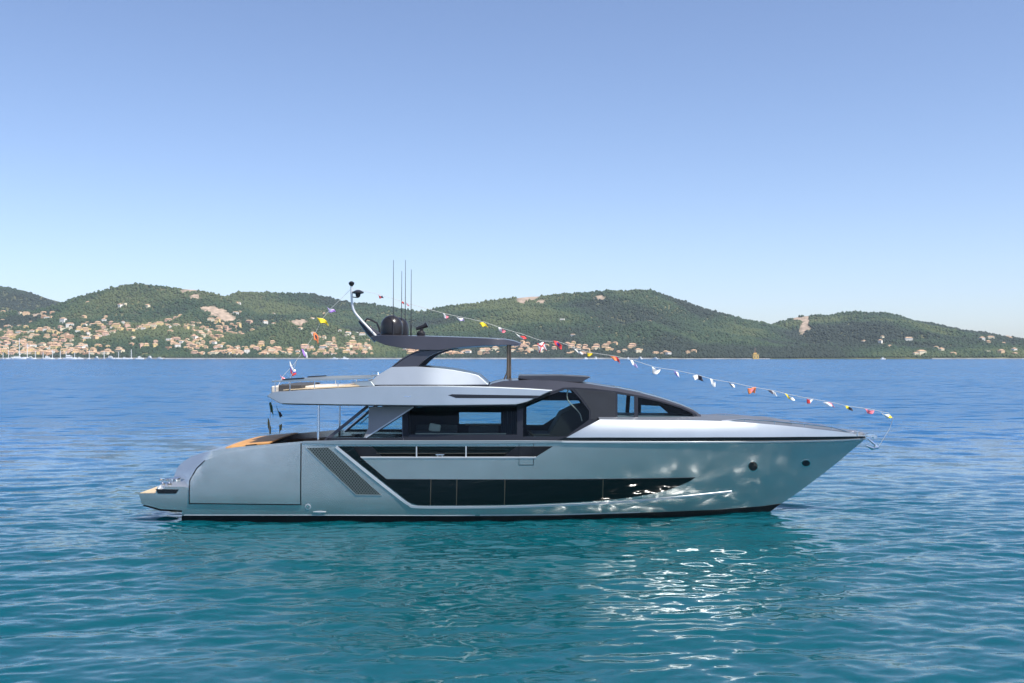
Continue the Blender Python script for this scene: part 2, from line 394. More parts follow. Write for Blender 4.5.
# ------------------------------------------------------------------ forest on the hills: tens of thousands of crowns, one mass
def forest(n=135000):
    u = rng.uniform(-170, 1194, n * 4); D = SHORE + 12 + (3600 - SHORE) * rng.random(n * 4) ** 1.25
    X = (u - 512) * D / F
    Z, w = terrain(X, D); px, py = proj(X, D, Z)
    Zs, _ = terrain(X, D + 14); facing = (Zs - Z) / 14 > Z / D - 0.03
    clear = fbm(X / 90 + 3, D / 90 + 8, 55, 4)
    town = np.exp(-((px - 100) / 160) ** 2) * np.clip((py - 318) / 30, 0, 1) + (py > 347) * np.exp(-((px - 420) / 260) ** 2) * 0.8
    keep = facing & (scar_mask(px, py, X, D) < 0.5) & (clear + 0.14 * town < 0.97 + 0.05 * rng.random(n * 4)) & (Z > 1.5)
    X, D, Z, clear, w = (a[keep][:n] for a in (X, D, Z, clear, w)); n = len(X)
    base = bmesh.new(); bmesh.ops.create_icosphere(base, subdivisions=1, radius=1)
    V = np.array([v.co[:] for v in base.verts]); Fc = np.array([[v.index for v in f.verts] for f in base.faces]); base.free()
    k = len(V); rad = rng.uniform(2.0, 3.8, n) * np.where(rng.random(n) < 0.12, 1.45, 1) * (0.85 + (D - SHORE) / 5000)
    J = V[None] * (1 + rng.uniform(-0.24, 0.24, (n, k, 1)))
    P = J * rad[:, None, None] * np.array([1, 1, 1])[None, None] 
    P[:, :, 2] *= rng.uniform(0.75, 1.35, n)[:, None]
    P += np.stack([X, D + CY, Z + rad * 0.35], -1)[:, None]
    me = bpy.data.meshes.new("forest_canopy")
    me.vertices.add(n * k); me.vertices.foreach_set("co", P.astype(np.float32).ravel())
    fi = (Fc[None] + (np.arange(n) * k)[:, None, None]).astype(np.int32)
    me.loops.add(fi.size); me.loops.foreach_set("vertex_index", fi.ravel())
    me.polygons.add(fi.size // 3); me.polygons.foreach_set("loop_start", np.arange(0, fi.size, 3, dtype=np.int32))
    me.update(calc_edges=True)
    big = fbm(X / 260 + 2, D / 260 + 5, 91, 3)
    t = np.clip(0.45 + 2.6 * (big - 0.5) + rng.normal(0, 0.10, n) + np.isin(w, (5, 6)) * 0.16, 0, 1)
    a = me.attributes.new("tint", 'FLOAT', 'POINT'); a.data.foreach_set("value", np.repeat(t, k).astype(np.float32))
    m = mat("foliage", (0.05, 0.08, 0.03), 0.8)
    L = m.node_tree.links; r = nd(m, "ShaderNodeValToRGB"); e = r.color_ramp.elements
    e[0].color = (0.006, 0.018, 0.009, 1); e[1].color = (0.060, 0.080, 0.024, 1)
    q = e.new(0.5); q.color = (0.014, 0.042, 0.013, 1)
    ra = nd(m, "ShaderNodeAttribute"); ra.attribute_name = "tint"; L.new(ra.outputs["Fac"], r.inputs[0])
    L.new(r.outputs[0], m.node_tree.nodes["Principled BSDF"].inputs["Base Color"])
    tag(link("forest_canopy", me, m), "dense green woodland covering the distant hills", "woodland", kind="stuff")
forest()

# ------------------------------------------------------------------ water
def water():
    def axis(fine0, fine1, st, lo, hi, g):
        a = list(np.arange(fine0, fine1, st)); s = st; x = a[-1]
        while x < hi: s = min(s * g, 160); x += s; a.append(x)
        s = st; x = a[0]; pre = []
        while x > lo: s = min(s * g, 160); x -= s; pre.append(x)
        return np.array(pre[::-1] + a)
    x = axis(-21, 21, 0.085, -4600, 4600, 1.035); y = axis(-27, 3, 0.075, -2600, SHORE + CY + 12, 1.022)
    X, Y = np.meshgrid(x, y, indexing='ij')
    sx = np.gradient(x)[:, None] * np.ones_like(Y); sy = np.gradient(y)[None, :] * np.ones_like(X); sp = np.maximum(sx, sy)
    Z = np.zeros_like(X); r = np.random.default_rng(11)
    lam = np.exp(r.uniform(math.log(0.36), math.log(5.0), 72)); N = len(lam)
    gust = 0.55 + 0.9 * fbm(X / 9 + 50, Y / 16 + 50, 200, 3)
    Wx = (fbm(X / 5.0 + 9, Y / 5.0 + 9, 300, 2) - 0.5) * 1.6; Wy = (fbm(X / 5.0 + 90, Y / 5.0 + 3, 310, 2) - 0.5) * 1.6
    for l in lam:
        th = r.normal(-math.pi / 2 + 0.10, 0.48); k = 2 * math.pi / l
        slope = 0.0175 * (0.8 if l < 0.8 else 1.0 if l < 2.4 else 0.55)
        ph = k * ((X + Wx * min(1, l)) * math.cos(th) + (Y + Wy * min(1, l)) * math.sin(th)) + r.uniform(0, 6.28)
        w = np.clip((l / sp - 3) / 3, 0, 1) * (gust if l < 2.5 else 1)
        s = np.sin(ph); Z += w * slope / k * (s + 0.22 * np.cos(2 * ph))
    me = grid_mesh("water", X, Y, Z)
    m = mat("sea_water", (0.001, 0.056, 0.086), 0.03, ior=1.333)
    b = m.node_tree.nodes["Principled BSDF"]; L = m.node_tree.links
    b.inputs["Specular IOR Level"].default_value = 0.5
    b.subsurface_method = 'BURLEY'; b.inputs["Subsurface Weight"].default_value = 1.0      # light scattered in the water body reaches into shadows
    b.inputs["Subsurface Radius"].default_value = (0.4, 1.0, 1.0); b.inputs["Subsurface Scale"].default_value = 3.0
    geo = nd(m, "ShaderNodeNewGeometry")
    mp = nd(m, "ShaderNodeMapping"); mp.inputs["Scale"].default_value = (0.6, 1, 1); L.new(geo.outputs["Position"], mp.inputs[0])
    mp2 = nd(m, "ShaderNodeMapping"); mp2.inputs["Scale"].default_value = (0.010, 0.022, 1); L.new(geo.outputs["Position"], mp2.inputs[0])
    g = nd(m, "ShaderNodeTexNoise"); g.inputs["Scale"].default_value = 1; g.inputs["Detail"].default_value = 4; L.new(mp2.outputs[0], g.inputs["Vector"])
    gr = nd(m, "ShaderNodeMapRange"); gr.inputs[1].default_value = 0.35; gr.inputs[2].default_value = 0.65; gr.inputs[3].default_value = 0.55; gr.inputs[4].default_value = 1.15
    L.new(g.outputs[0], gr.inputs[0])
    # swell facets: strong where the mesh itself no longer carries the waves (open sea), weak on the modelled waves
    at = me.attributes.new("open_sea", 'FLOAT', 'POINT'); at.data.foreach_set("value", np.clip((sp / 0.2 - 1) / 7, 0, 1).astype(np.float32).ravel())
    oa = nd(m, "ShaderNodeAttribute"); oa.attribute_name = "open_sea"
    om = nd(m, "ShaderNodeMapRange"); om.inputs[3].default_value = 0.22; om.inputs[4].default_value = 1.1; L.new(oa.outputs["Fac"], om.inputs[0])
    def vm(op, a, b_):
        v = nd(m, "ShaderNodeVectorMath", operation=op)
        for i, q in enumerate((a, b_)):
            if isinstance(q, tuple): v.inputs[i].default_value = q
            elif op == 'SCALE' and i == 1: L.new(q, v.inputs[3]) if not isinstance(q, float) else setattr(v.inputs[3], 'default_value', q)
            else: L.new(q, v.inputs[i])
        return v.outputs[0]
    rr = nd(m, "ShaderNodeMapRange"); rr.inputs[3].default_value = 0.08; rr.inputs[4].default_value = 0.25; L.new(oa.outputs["Fac"], rr.inputs[0]); L.new(rr.outputs[0], b.inputs["Roughness"])
    # blue of the reflected sky painted into the base colour, away from the yacht
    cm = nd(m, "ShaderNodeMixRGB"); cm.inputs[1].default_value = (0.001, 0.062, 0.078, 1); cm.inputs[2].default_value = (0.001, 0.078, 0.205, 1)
    dist = np.hypot(X * 1.25, Y + 10); sky_w = np.clip((dist - 10) / 60, 0, 1); sky_w = sky_w * sky_w * (3 - 2 * sky_w)
    at = me.attributes.new("sky_blue", 'FLOAT', 'POINT'); at.data.foreach_set("value", sky_w.astype(np.float32).ravel())
    da = nd(m, "ShaderNodeAttribute"); da.attribute_name = "sky_blue"; L.new(da.outputs["Fac"], cm.inputs[0]); L.new(cm.outputs[0], b.inputs["Base Color"])
    tot = None
    for sc, amp in ((0.45, None), (3.6, 0.15)):
        n = nd(m, "ShaderNodeTexNoise"); n.inputs["Scale"].default_value = sc; n.inputs["Detail"].default_value = 2.5; n.inputs["Roughness"].default_value = 0.5
        L.new(mp.outputs[0], n.inputs["Vector"])
        v = vm('MULTIPLY', vm('SUBTRACT', n.outputs["Color"], (0.5, 0.5, 0.5)), (0.8, 1.2, 0.0))
        v = vm('SCALE', v, om.outputs[0] if amp is None else amp)
        tot = v if tot is None else vm('ADD', tot, v)
    tot = vm('SCALE', tot, gr.outputs[0])
    L.new(vm('NORMALIZE', vm('ADD', geo.outputs["Normal"], tot), (0, 0, 0)), b.inputs["Normal"])
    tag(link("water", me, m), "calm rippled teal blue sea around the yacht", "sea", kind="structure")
water()

# ================================================================== THE YACHT
yacht = bpy.data.objects.new("motor_yacht", None); COL.objects.link(yacht)
tag(yacht, "long silver grey motor yacht with dark windows lying on the calm sea", "yacht")

def xst(z): return 11.85 + 1.5 * z - 0.07 * z * z
def hb_hull(x, z):
    Lh = 15 + 1.5 * max(z, 0); t = min(1, max(0, (xst(z) - x) / Lh)); n = 1.55 + 0.47 * max(z, 0)
    y = (3.02 + 0.10 * max(z, -0.6) - 0.13 * max(0, 1.25 - max(z, -0.2)) ** 2) * (1 - (1 - t) ** n)
    y -= smst(-5.5, -11, x) * 0.0 if x > -5.5 else smst(5.5, 11, -x) * 0.024 * max(z - 0.7, 0) ** 2
    lx = -13.45 + max(0, z - 1.85) * 0.72
    d = max(0, lx - x) * smst(1.50, 1.75, z)
    return max(y - 0.62 * d, 0.004)
def zk(x): return 3.53 - 0.2 * max(0, (x - 4) / 12) ** 1.5
def hb_cap(x, z):
    d = max(0, z - zk(x)); return max(hb_hull(x, zk(x)) - 0.08 * d - 0.30 * d * d, 0.006)
def hb_house(x, z):
    w = 2.72 if x < 0.5 else 2.72 - 1.35 * min(1.3, (x - 0.5) / 8) ** 1.7
    return max(0.1, w - 0.28 * (z - 2.9))
def hb_wing(x, z):
    y = 3.12 - 0.13 * (z - 4.85)
    y -= 0.42 * smst(-3.0, 2.0, x)
    if x < -8.5: y -= 0.06 * (-8.5 - x) ** 2
    return max(0.1, y)
def hb_pod(x, z): return max(0.2, 2.50 - 0.34 * (z - 5.6) - 0.3 * smst(-4, -1, x))
def hb_top(x, z):
    y = 2.25 - 0.25 * (z - 7.2)
    if x > -1.0: y -= 0.8 * min(1.2, (x + 1.0) / 1.4) ** 2
    if x < -4.5: y -= 0.25 * (-4.5 - x) ** 2
    return max(0.15, y)

# ---- hull
stern_curve = spline([(174, 477), (176, 471), (181, 463.5), (196, 454.8), (226, 448.6), (257, 445.3), (303, 441.5)], 5)
hull_out = ([(182, 536), (182, 510.5), (160, 509), (142, 504), (138.5, 493.4), (155.5, 493.2), (157.5, 486.4), (165, 482.6), (171, 479.6)] + stern_curve
            + [(345, 441), (420, 441), (520, 441), (600, 441), (700, 440.5), (780, 440), (830, 439), (856, 438), (866, 437.5)]
            + [(862, 442), (852, 450), (841, 459.5), (826, 471.5), (810, 483.7), (795, 494.5), (781, 504), (768, 512), (740, 528), (600, 537), (400, 537)])
open_poly = [(339, 446.3), (553, 446.3), (536, 457), (360.5, 457), (352, 451)]
hull = side("hull", hull_out, hb_hull, M['paint'], yacht, thick=0.09, holes=[open_poly], step=0.2, grid=0.25, rim=lambda x, z: x < -11.0 and z > 0.2, camber=0, segs=10)
side("transom_facet", [], hb_hull, None, None) if False else None
# black boot stripe and bottom
side("boot_stripe", [(181.6, 515.8), (300, 515.8), (420, 516), (560, 515.4), (660, 512.2), (720, 509.6), (760, 506.4), (781, 503.5), (771, 511), (740, 526), (600, 535), (181.6, 535)], hb_hull, M['boot'], yacht, off=0.012, thick=0.04, step=0.3, grid=0.3)
side("waterline_trim", ribbon([(184, 515.3), (300, 515.3), (475, 515.5)], 0.5), hb_hull, M['whitetrim'], yacht, off=0.014, thick=0.04)
side("waterline_trim", ribbon([(480, 515.4), (560, 514.8), (640, 512.4)], 0.5), hb_hull, M['whitetrim'], yacht, off=0.014, thick=0.04)
# garage door with its dark seam
gd = [(190, 503), (190, 480), (197, 468), (205, 460.5), (225, 453), (245, 450), (275, 446), (300.6, 443.5), (300.6, 504.3)]
door = side("garage_door", gd, hb_hull, M['paint'], yacht, off=0.03, thick=0.06, step=0.25, grid=0.25)
side("seam", ribbon([(205, 460.5), (197, 468), (190, 480), (189.6, 503.4), (300.9, 504.6), (301.2, 443)], 1.0), hb_hull, M['black'], door, off=0.034, thick=0.05)
# window band, swoosh, grille
band = [(338, 446.5), (353, 446.5), (361, 457.5), (386.5, 479), (600, 479), (695, 477.6), (690, 481), (680, 485.5), (668, 490), (655, 493.3), (630, 497.5), (600, 500.8), (560, 503), (520, 504.6), (470, 505.4), (418, 505.4), (409, 502.5)]
lw = side("hull_window", band, hb_hull, M['dglass'], yacht, off=0.022, thick=0.04, step=0.2, grid=0.25)
for x, h in ((431, 505), (457, 505), (505, 504.6), (603, 500.5)):
    side("mullion", ribbon([(x, 479.5), (x - 0.6, h)], 0.8), hb_hull, M['bronze'], lw, off=0.028, thick=0.02)
side("swoosh_trim", ribbon(spline([(336, 446.6), (363, 469), (395, 494.5), (408, 504), (418, 507.2), (470, 507.4), (520, 506.8), (600, 503.6), (660, 499.2), (732, 491.8)], 5), (2.6, 1.3)), hb_hull, M['whitetrim'], yacht, off=0.03, thick=0.05, step=0.3)
gp = [(307, 448), (328, 447.4), (381, 494.8), (356.5, 494.4)]
gr = side("vent_grille", gp, hb_hull, M['grille'], yacht, off=0.012, thick=0.03)
side("grille_frame", ribbon([(306, 447.6), (356.2, 494.8), (382, 495.2)], 0.8), hb_hull, M['silver'], gr, off=0.02, thick=0.03)
# side opening: recessed walkway, rails, boarding gate
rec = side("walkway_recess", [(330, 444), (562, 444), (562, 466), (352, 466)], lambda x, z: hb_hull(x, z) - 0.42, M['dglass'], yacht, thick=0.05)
side("recess_brace", [(341, 444), (369, 444), (384, 459), (360, 459)], lambda x, z: hb_hull(x, z) - 0.36, M['matgrey'], yacht, thick=0.04)
side("recess_brace", [(502, 458), (520, 444), (562, 444), (562, 458)], lambda x, z: hb_hull(x, z) - 0.36, M['matgrey'], yacht, thick=0.04)
side("opening_trim", ribbon([(359.5, 457.4), (536, 457.4)], 1.3), hb_hull, M['whitetrim'], yacht, off=0.02, thick=0.14)
for x in (416.5, 466): side("stanchion", ribbon([(x, 446), (x, 457)], 1.3), hb_hull, M['whitetrim'], yacht, off=0.0, thick=0.04)
side("hand_rail", ribbon([(376, 453.6), (505, 453.6)], 0.7), hb_hull, M['bronze'], yacht, off=-0.12, thick=0.03)
for s in (-1, 1):
    bm = bmesh.new()
    for dx in (-1, 1):
        p = W(440 + dx * 2.2, 456.5, -3.2); add_box(bm, (p.x, s * 3.22, p.z), (0.04, 0.05, 0.10))
    p = W(440, 454.6, -3.2); add_box(bm, (p.x, s * 3.22, p.z), (0.36, 0.05, 0.045))
    finish(bm, "mooring_cleat", M['chrome'], yacht, bevel=0.01)
side("boarding_gate", ribbon([(519, 440), (519, 465), (533.5, 465), (533.5, 440)], 0.55), hb_hull, M['black'], yacht, off=0.008, thick=0.03)
side("cap_rail", [(303, 441.2), (345, 440.2), (520, 440.4), (700, 441.2), (840, 440), (867, 437.9), (864, 439.6), (840, 442.2), (700, 443.2), (560, 443), (470, 443.8), (345, 444.6), (303, 443.2)], hb_hull, M['silver'], yacht, off=0.035, thick=0.10, step=0.3, bevel=0.012)
side("strake_trim", ribbon([(562, 441.8), (700, 442.2), (800, 441.2), (845, 440), (860, 439)], (1.6, 1.0)), hb_hull, M['whitetrim'], yacht, off=0.05, thick=0.06)
# rubbing strake, bow bulwark
side("dark_strake", [(556, 440.9), (564, 437.6), (600, 437.4), (720, 437.2), (800, 436.8), (850, 436.4), (868, 436.2), (864, 438.6), (840, 440.3), (700, 441.3)], hb_hull, M['black'], yacht, off=0.02, thick=0.08, step=0.3)
cap_top = spline([(600, 419.5), (650, 420.3), (720, 421.2), (765, 424), (800, 427.2), (830, 430.6), (852, 433.4), (866, 436)], 4)
side("bow_bulwark", [(566, 437.9), (583, 428.5)] + cap_top + [(868, 436.8), (850, 437.2), (800, 437.5), (720, 437.8), (650, 438), (600, 438)], hb_cap, M['silver'], yacht, thick=0.10, step=0.25, grid=0.25, off=0.0)
span("foredeck", cap_top, hb_cap, M['deckgrey'], yacht, camber=0.16, inset=0.06, lift=-0.03)
# portholes and fittings
def port(px, py, rx, name="porthole", m='dglass', rimm='chrome', ry=None):
    ry = ry or rx; ov = [(px + rx * math.cos(a) , py + ry * math.sin(a)) for a in np.linspace(0, 2 * math.pi, 20, endpoint=False)]
    o = side(name, ov, hb_hull, M[m], yacht, off=0.016, thick=0.04, step=1)
    ov2 = [(px + (rx + 0.9) * math.cos(a), py + (ry + 0.9) * math.sin(a)) for a in np.linspace(0, 2 * math.pi, 20, endpoint=False)]
    side("ring", ov2, hb_hull, M[rimm], o, off=0.008, thick=0.03, step=1)
port(753, 466.3, 4.6, m='black'); port(806, 463.3, 4.0, m='black', ry=3.0)
port(308, 506.8, 2.0, "exhaust_outlet", 'paint', 'whitetrim'); 
side("intake_fitting", [(313, 512), (320, 511.3), (326, 512), (320, 513.2)], hb_hull, M['whitetrim'], yacht, off=0.03, thick=0.05)
side("vent_slot", [(155.5, 489), (179, 489.4), (176, 493.6), (158, 493.6)], hb_hull, M['black'], yacht, off=0.010, thick=0.03)

span("platform_underside", [(142.6, 505), (160, 510), (182, 511.5)], hb_hull, M['boot'], yacht, inset=0.02, lift=-0.015, thick=0.02)
# ---- stern: swim platform planking, aft sunpad, cockpit
span("swim_platform", [(139.5, 493.35), (155, 493.2)], hb_hull, M['pale_teak'], yacht, inset=0.07, lift=0.014, thick=0.02)
span("aft_sunpad", [(224, 448.9), (240, 447), (257, 445.3), (268, 444.3)], hb_hull, M['teak'], yacht, inset=0.25, lift=0.05, thick=0.05, camber=0.04)
ZC = 2.42
def hb_in(x, z): return min(hb_hull(x, 3.0), hb_hull(x, z)) - 0.12
span("cockpit_sole", [(-10.95, ZC), (2.5, ZC)], hb_in, M['teak'], yacht, world=True)
side("bulwark_lining", [(-10.9, ZC), (-10.9, 2.98), (-7.4, 3.2), (-7.4, ZC)], hb_in, M['wood'], yacht, thick=0.03, world=True, step=0.4)
bm = bmesh.new()   # aft cockpit end wall
add_box(bm, (-10.97, 0, 2.55), (0.06, 5.7, 0.66)); finish(bm, "cockpit_end_wall", M['wood'], yacht)
sf = bmesh.new()
add_box(sf, (-10.2, 0.3, 2.46), (0.9, 4.2, 0.40)); add_box(sf, (-10.7, 0.3, 2.80), (0.22, 4.2, 0.42))
finish(sf, "cockpit_sofa", M['sofa'], yacht, bevel=0.05)
tb = bmesh.new(); add_box(tb, (-8.6, 0.4, 2.86), (1.1, 2.0, 0.05)); add_box(tb, (-8.6, 0.4, 2.55), (0.16, 0.3, 0.6)); finish(tb, "cockpit_table", M['wood'], yacht, bevel=0.01)
for s in (-1, 1):
    t = bmesh.new(); p = W(318.3, 439, -2.75); q = W(318.3, 404, -2.75)
    add_tube(t, [(p.x, s * 2.75, ZC), (p.x, s * 2.75, q.z + 0.15)], 0.055, 12); add_lathe(t, (p.x, s * 2.75, 3.02), [(0.10, 0), (0.10, 0.05), (0.06, 0.09)], 14)
    finish(t, "wing_post", M['chrome'], yacht)

# ---- deckhouse
house_out = [(402, 466), (402, 405.5), (460, 402), (478, 392), (492, 383.5), (503, 381), (528, 380), (560, 381.2), (590, 384), (620, 388.8), (645, 394), (663, 399), (680, 404.6), (692, 409.5), (701, 415), (702, 421), (640, 428), (575, 445), (556, 466)]
wA = [(408, 407), (517, 406.5), (517, 434.5), (408, 434.5)]
wB = [(523, 436.5), (523, 405.5), (545, 397.2), (565, 389.6), (572, 390.4), (581, 400), (589, 411), (589, 419.5), (566, 436.5)]
wC = [(617.5, 394), (634, 396.4), (634, 418.5), (617.5, 418.5)]
wD = [(638, 397.3), (660, 402), (680, 408), (692, 413.5), (693.5, 417), (684, 418.8), (638, 418.8)]
house = side("deckhouse", house_out, hb_house, M['grey'], yacht, rim=True, holes=[wA, wB, wC, wD], camber=0.05, step=0.3, grid=0.35, segs=10)
def grow(poly, g):
    cx = sum(p[0] for p in poly) / len(poly); cy = sum(p[1] for p in poly) / len(poly)
    return [(p[0] + g * (1 if p[0] > cx else -1), p[1] + g * (1 if p[1] > cy else -1)) for p in poly]
for nm, w in (("saloon_window", wA), ("wheelhouse_window", wB), ("forward_window", wC), ("forward_window", wD)):
    side(nm, grow(w, 0.5), hb_house, M['glass'], yacht, off=-0.02, thick=0.015, step=0.6)
# dark outer cladding round the windows
side("window_band", [(404, 440.5), (404, 404), (516, 404), (545, 394.4), (563, 387.6), (574, 387.4), (592, 388.4), (616, 391.2), (640, 395.6), (664, 401.6), (684, 407.6), (696, 413.6), (699, 418.5), (690, 420.5), (600, 420.5), (563, 440.5)],
     hb_house, M['black'], yacht, off=0.014, thick=0.03, holes=[wA, wB, wC, wD], step=0.4)
side("grey_pillar", [(574, 388.9), (615.5, 392.0), (615.5, 419.6), (590.5, 419.6), (590.5, 410.4), (582.5, 399)], hb_house, M['matgrey'], yacht, off=0.026, thick=0.03)
side("grey_pillar", [(403, 406), (408.5, 406), (408.5, 437), (403, 437)], hb_house, M['matgrey'], yacht, off=0.024, thick=0.03)
# joinery inside, with the window openings of the other side left open
def flat(y): return lambda x, z: -y
bm = None
def plane_sheet(name, out, holes, y, m, th=0.05):
    lp = [(W(p[0], p[1], y).x, W(p[0], p[1], y).z) for p in out]; hs = [[(W(p[0], p[1], y).x, W(p[0], p[1], y).z) for p in h] for h in holes]
    vo, tris = tri_region(lp, hs, 0); b = bmesh.new()
    for yy in (y, y + th):
        vs = [b.verts.new((x, yy, z)) for x, z in vo]
        for f in tris: b.faces.new([vs[i] for i in f])
    return finish(b, name, m, yacht, smooth=0)
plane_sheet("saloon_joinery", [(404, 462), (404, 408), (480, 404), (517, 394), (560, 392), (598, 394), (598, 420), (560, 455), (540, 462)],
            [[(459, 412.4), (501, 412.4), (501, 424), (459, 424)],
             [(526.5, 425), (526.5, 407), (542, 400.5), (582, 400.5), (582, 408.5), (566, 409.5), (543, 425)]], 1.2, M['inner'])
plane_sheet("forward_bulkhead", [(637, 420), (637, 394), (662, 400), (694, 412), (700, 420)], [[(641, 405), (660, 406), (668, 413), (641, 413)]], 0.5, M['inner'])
bm = bmesh.new(); add_box(bm, (-1.0, 0, 3.20), (7.6, 4.6, 0.05)); finish(bm, "saloon_floor", M['wood'], yacht)
fu = bmesh.new()
for x0, x1, zt in ((-4.2, -2.4, 3.98), (-1.9, -0.6, 3.92)):
    add_box(fu, ((x0 + x1) / 2, -1.6, (3.22 + zt - .25) / 2), (x1 - x0, 0.85, zt - .25 - 3.22)); add_box(fu, ((x0 + x1) / 2, -1.15, (3.3 + zt) / 2), (x1 - x0, 0.2, zt - 3.3))
finish(fu, "saloon_sofa", M['sofa'], yacht, bevel=0.05)
fu = bmesh.new()
add_box(fu, (-1.25, -0.55, 3.95), (1.6, 0.8, 0.05)); add_box(fu, (-1.25, -0.55, 3.58), (0.3, 0.3, 0.7)); finish(fu, "saloon_table", M['wood'], yacht, bevel=0.01)
fu = bmesh.new()
for i in range(7): add_tube(fu, [(-0.42 + 0.09 * i, -1.95 + 0.04 * (i % 2), 3.0), (-0.42 + 0.09 * i, -1.72 + 0.04 * (i % 2), 4.6)], 0.06, 8)
finish(fu, "curtain", M['matgrey'], yacht)
fu = bmesh.new(); add_box(fu, (-3.35, -1.62, 3.88), (0.5, 0.16, 0.34), Matrix.Rotation(0.2, 4, 'Y')); finish(fu, "cushion", M['cushion'], yacht, bevel=0.06)
fu = bmesh.new(); add_box(fu, (-2.2, -2.12, 3.66), (3.9, 0.14, 0.04)); finish(fu, "window_sill", M['cushion'], yacht, bevel=0.01)
fu = bmesh.new(); add_tube(fu, [W(519, 424, -1.9), W(527, 430, -1.9), W(536, 438, -1.9)], 0.05, 6); finish(fu, "stair_rail", M['chrome'], yacht)
co = bmesh.new()
p = [W(x, y, 0) for x, y in ((528, 432), (548, 432), (560, 412), (574, 405), (588, 403), (594, 417), (572, 438), (532, 440))]
for y in (-1.5, 1.0):
    vs = [co.verts.new((q.x, y, q.z)) for q in p]; co.faces.new(vs)
    ring = vs if y < 0 else ring2
    if y < 0: ring2 = vs
    else:
        for i in range(len(p)): co.faces.new((ring2[i], ring2[(i + 1) % len(p)], vs[(i + 1) % len(p)], vs[i]))
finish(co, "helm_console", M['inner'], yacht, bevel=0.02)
tb = bmesh.new(); add_tube(tb, [W(x, y, -1.75) for x, y in spline([(568, 390), (567, 396), (569, 402), (575, 408), (580, 414), (582, 421)], 4)], 0.022, 8); finish(tb, "curved_bracket", M['cushion'], yacht)
# aft wing glass with its frame
tri_px = [(331, 438), (369, 407), (402, 406.5), (402, 438)]
def hb_wingglass(x, z): return 2.70 - 0.22 * (z - 2.9)
wg = side("cockpit_side_glass", tri_px, hb_wingglass, M['glass'], yacht, thick=0.015)
side("glass_frame", ribbon([(325.5, 440.5), (368, 406)], 3.0), hb_wingglass, M['grey'], wg, off=0.04, thick=0.10)
side("glass_frame", ribbon([(344, 431), (366, 412.5)], 0.9), hb_wingglass, M['whitetrim'], wg, off=0.02, thick=0.03)
side("glass_frame", [(326, 440.5), (327.5, 437.6), (403, 437.6), (403, 440.5)], hb_wingglass, M['black'], wg, off=0.04, thick=0.10)
side("grey_buttress", [(369, 406.6), (413.5, 406.6), (367, 437.6), (364, 437.6), (368.5, 428)], hb_wingglass, M['midgrey'], yacht, off=0.06, thick=0.06)
side("buttress_edge", ribbon([(413.5, 407), (366, 437.5)], 1.2), hb_wingglass, M['silver'], yacht, off=0.075, thick=0.06)
# roof: sunroof, windscreen
span("windscreen", [(616, 388), (640, 392.8), (663, 399), (680, 404.6), (692, 409.5), (699, 413.8)], hb_house, M['dglass'], yacht, inset=0.22, lift=0.02, camber=0.05, thick=0.02)
bm = bmesh.new()
pr = [(518, 378.6), (519.5, 375.6), (560, 375.3), (591, 376.8), (581, 382.4), (540, 381)]
ww = [W(a, c, -1.6) for a, c in pr]
A = [bm.verts.new((q.x, -1.6, q.z)) for q in ww]; B = [bm.verts.new((q.x, 1.6, q.z)) for q in ww]
bm.faces.new(A); bm.faces.new(B[::-1])
for i in range(len(A)): bm.faces.new((A[i], B[i], B[(i + 1) % len(A)], A[(i + 1) % len(A)]))
finish(bm, "sunroof", M['grey'], yacht, bevel=0.025)
# ---- flybridge wing, deck, coaming pod
wing_out = [(266.5, 396.2), (272, 392.2), (300, 390.2), (355, 387.2), (380, 386), (440, 386), (490, 386.8), (530, 388.6), (553, 390.2), (538, 397), (527, 402), (516, 404.6), (470, 405.2), (425, 405.6), (340, 404.8), (280, 403.6)]
side("flybridge_wing", wing_out, hb_wing, M['silver'], yacht, rim=True, step=0.3, grid=0.3, segs=8, bevel=0.03)
side("wing_vent", [(448, 395.2), (452, 394.2), (542, 395.6), (536, 398.4), (456, 398)], hb_wing, M['black'], yacht, off=0.006, thick=0.03)
side("wing_vent_blade", [(456, 395.8), (534, 396.6), (532, 397.6), (459, 397.2)], hb_wing, M['matgrey'], yacht, off=0.014, thick=0.03)
side("wing_emblem", ribbon([(404, 397), (406, 395.8), (408, 397), (411, 395.8)], 0.5), hb_wing, M['chrome'], yacht, off=0.008, thick=0.02)
side("wing_soffit_trim", ribbon([(282, 404), (340, 405.2), (425, 406), (470, 405.6), (516, 405)], 1.0), hb_wing, M['black'], yacht, off=-0.05, thick=0.3)
span("flybridge_deck", [(282, 390.6), (300, 389.6), (358, 386.5)], hb_wing, M['pale_teak'], yacht, inset=0.25, lift=0.03)
pod = [(358, 385.6), (366, 384.8), (374.5, 378), (378, 374.8), (391.5, 367), (416, 366.6), (436, 368), (453, 370), (470, 373.2), (478, 375.4), (488.5, 384.6)]
side("flybridge_coaming", pod, hb_pod, M['silver'], yacht, rim=True, step=0.3, grid=0.3, camber=0.05, segs=6, bevel=0.03)
side("coaming_gap", ribbon([(362, 385.6), (420, 385.4), (489, 385.6)], 1.6), hb_pod, M['black'], yacht, off=0.04, thick=0.2)
side("coaming_wedge", [(350, 382), (370, 380.4), (374.5, 386), (360, 386.3)], lambda x, z: 2.66, M['silver'], yacht, thick=0.15, bevel=0.02)
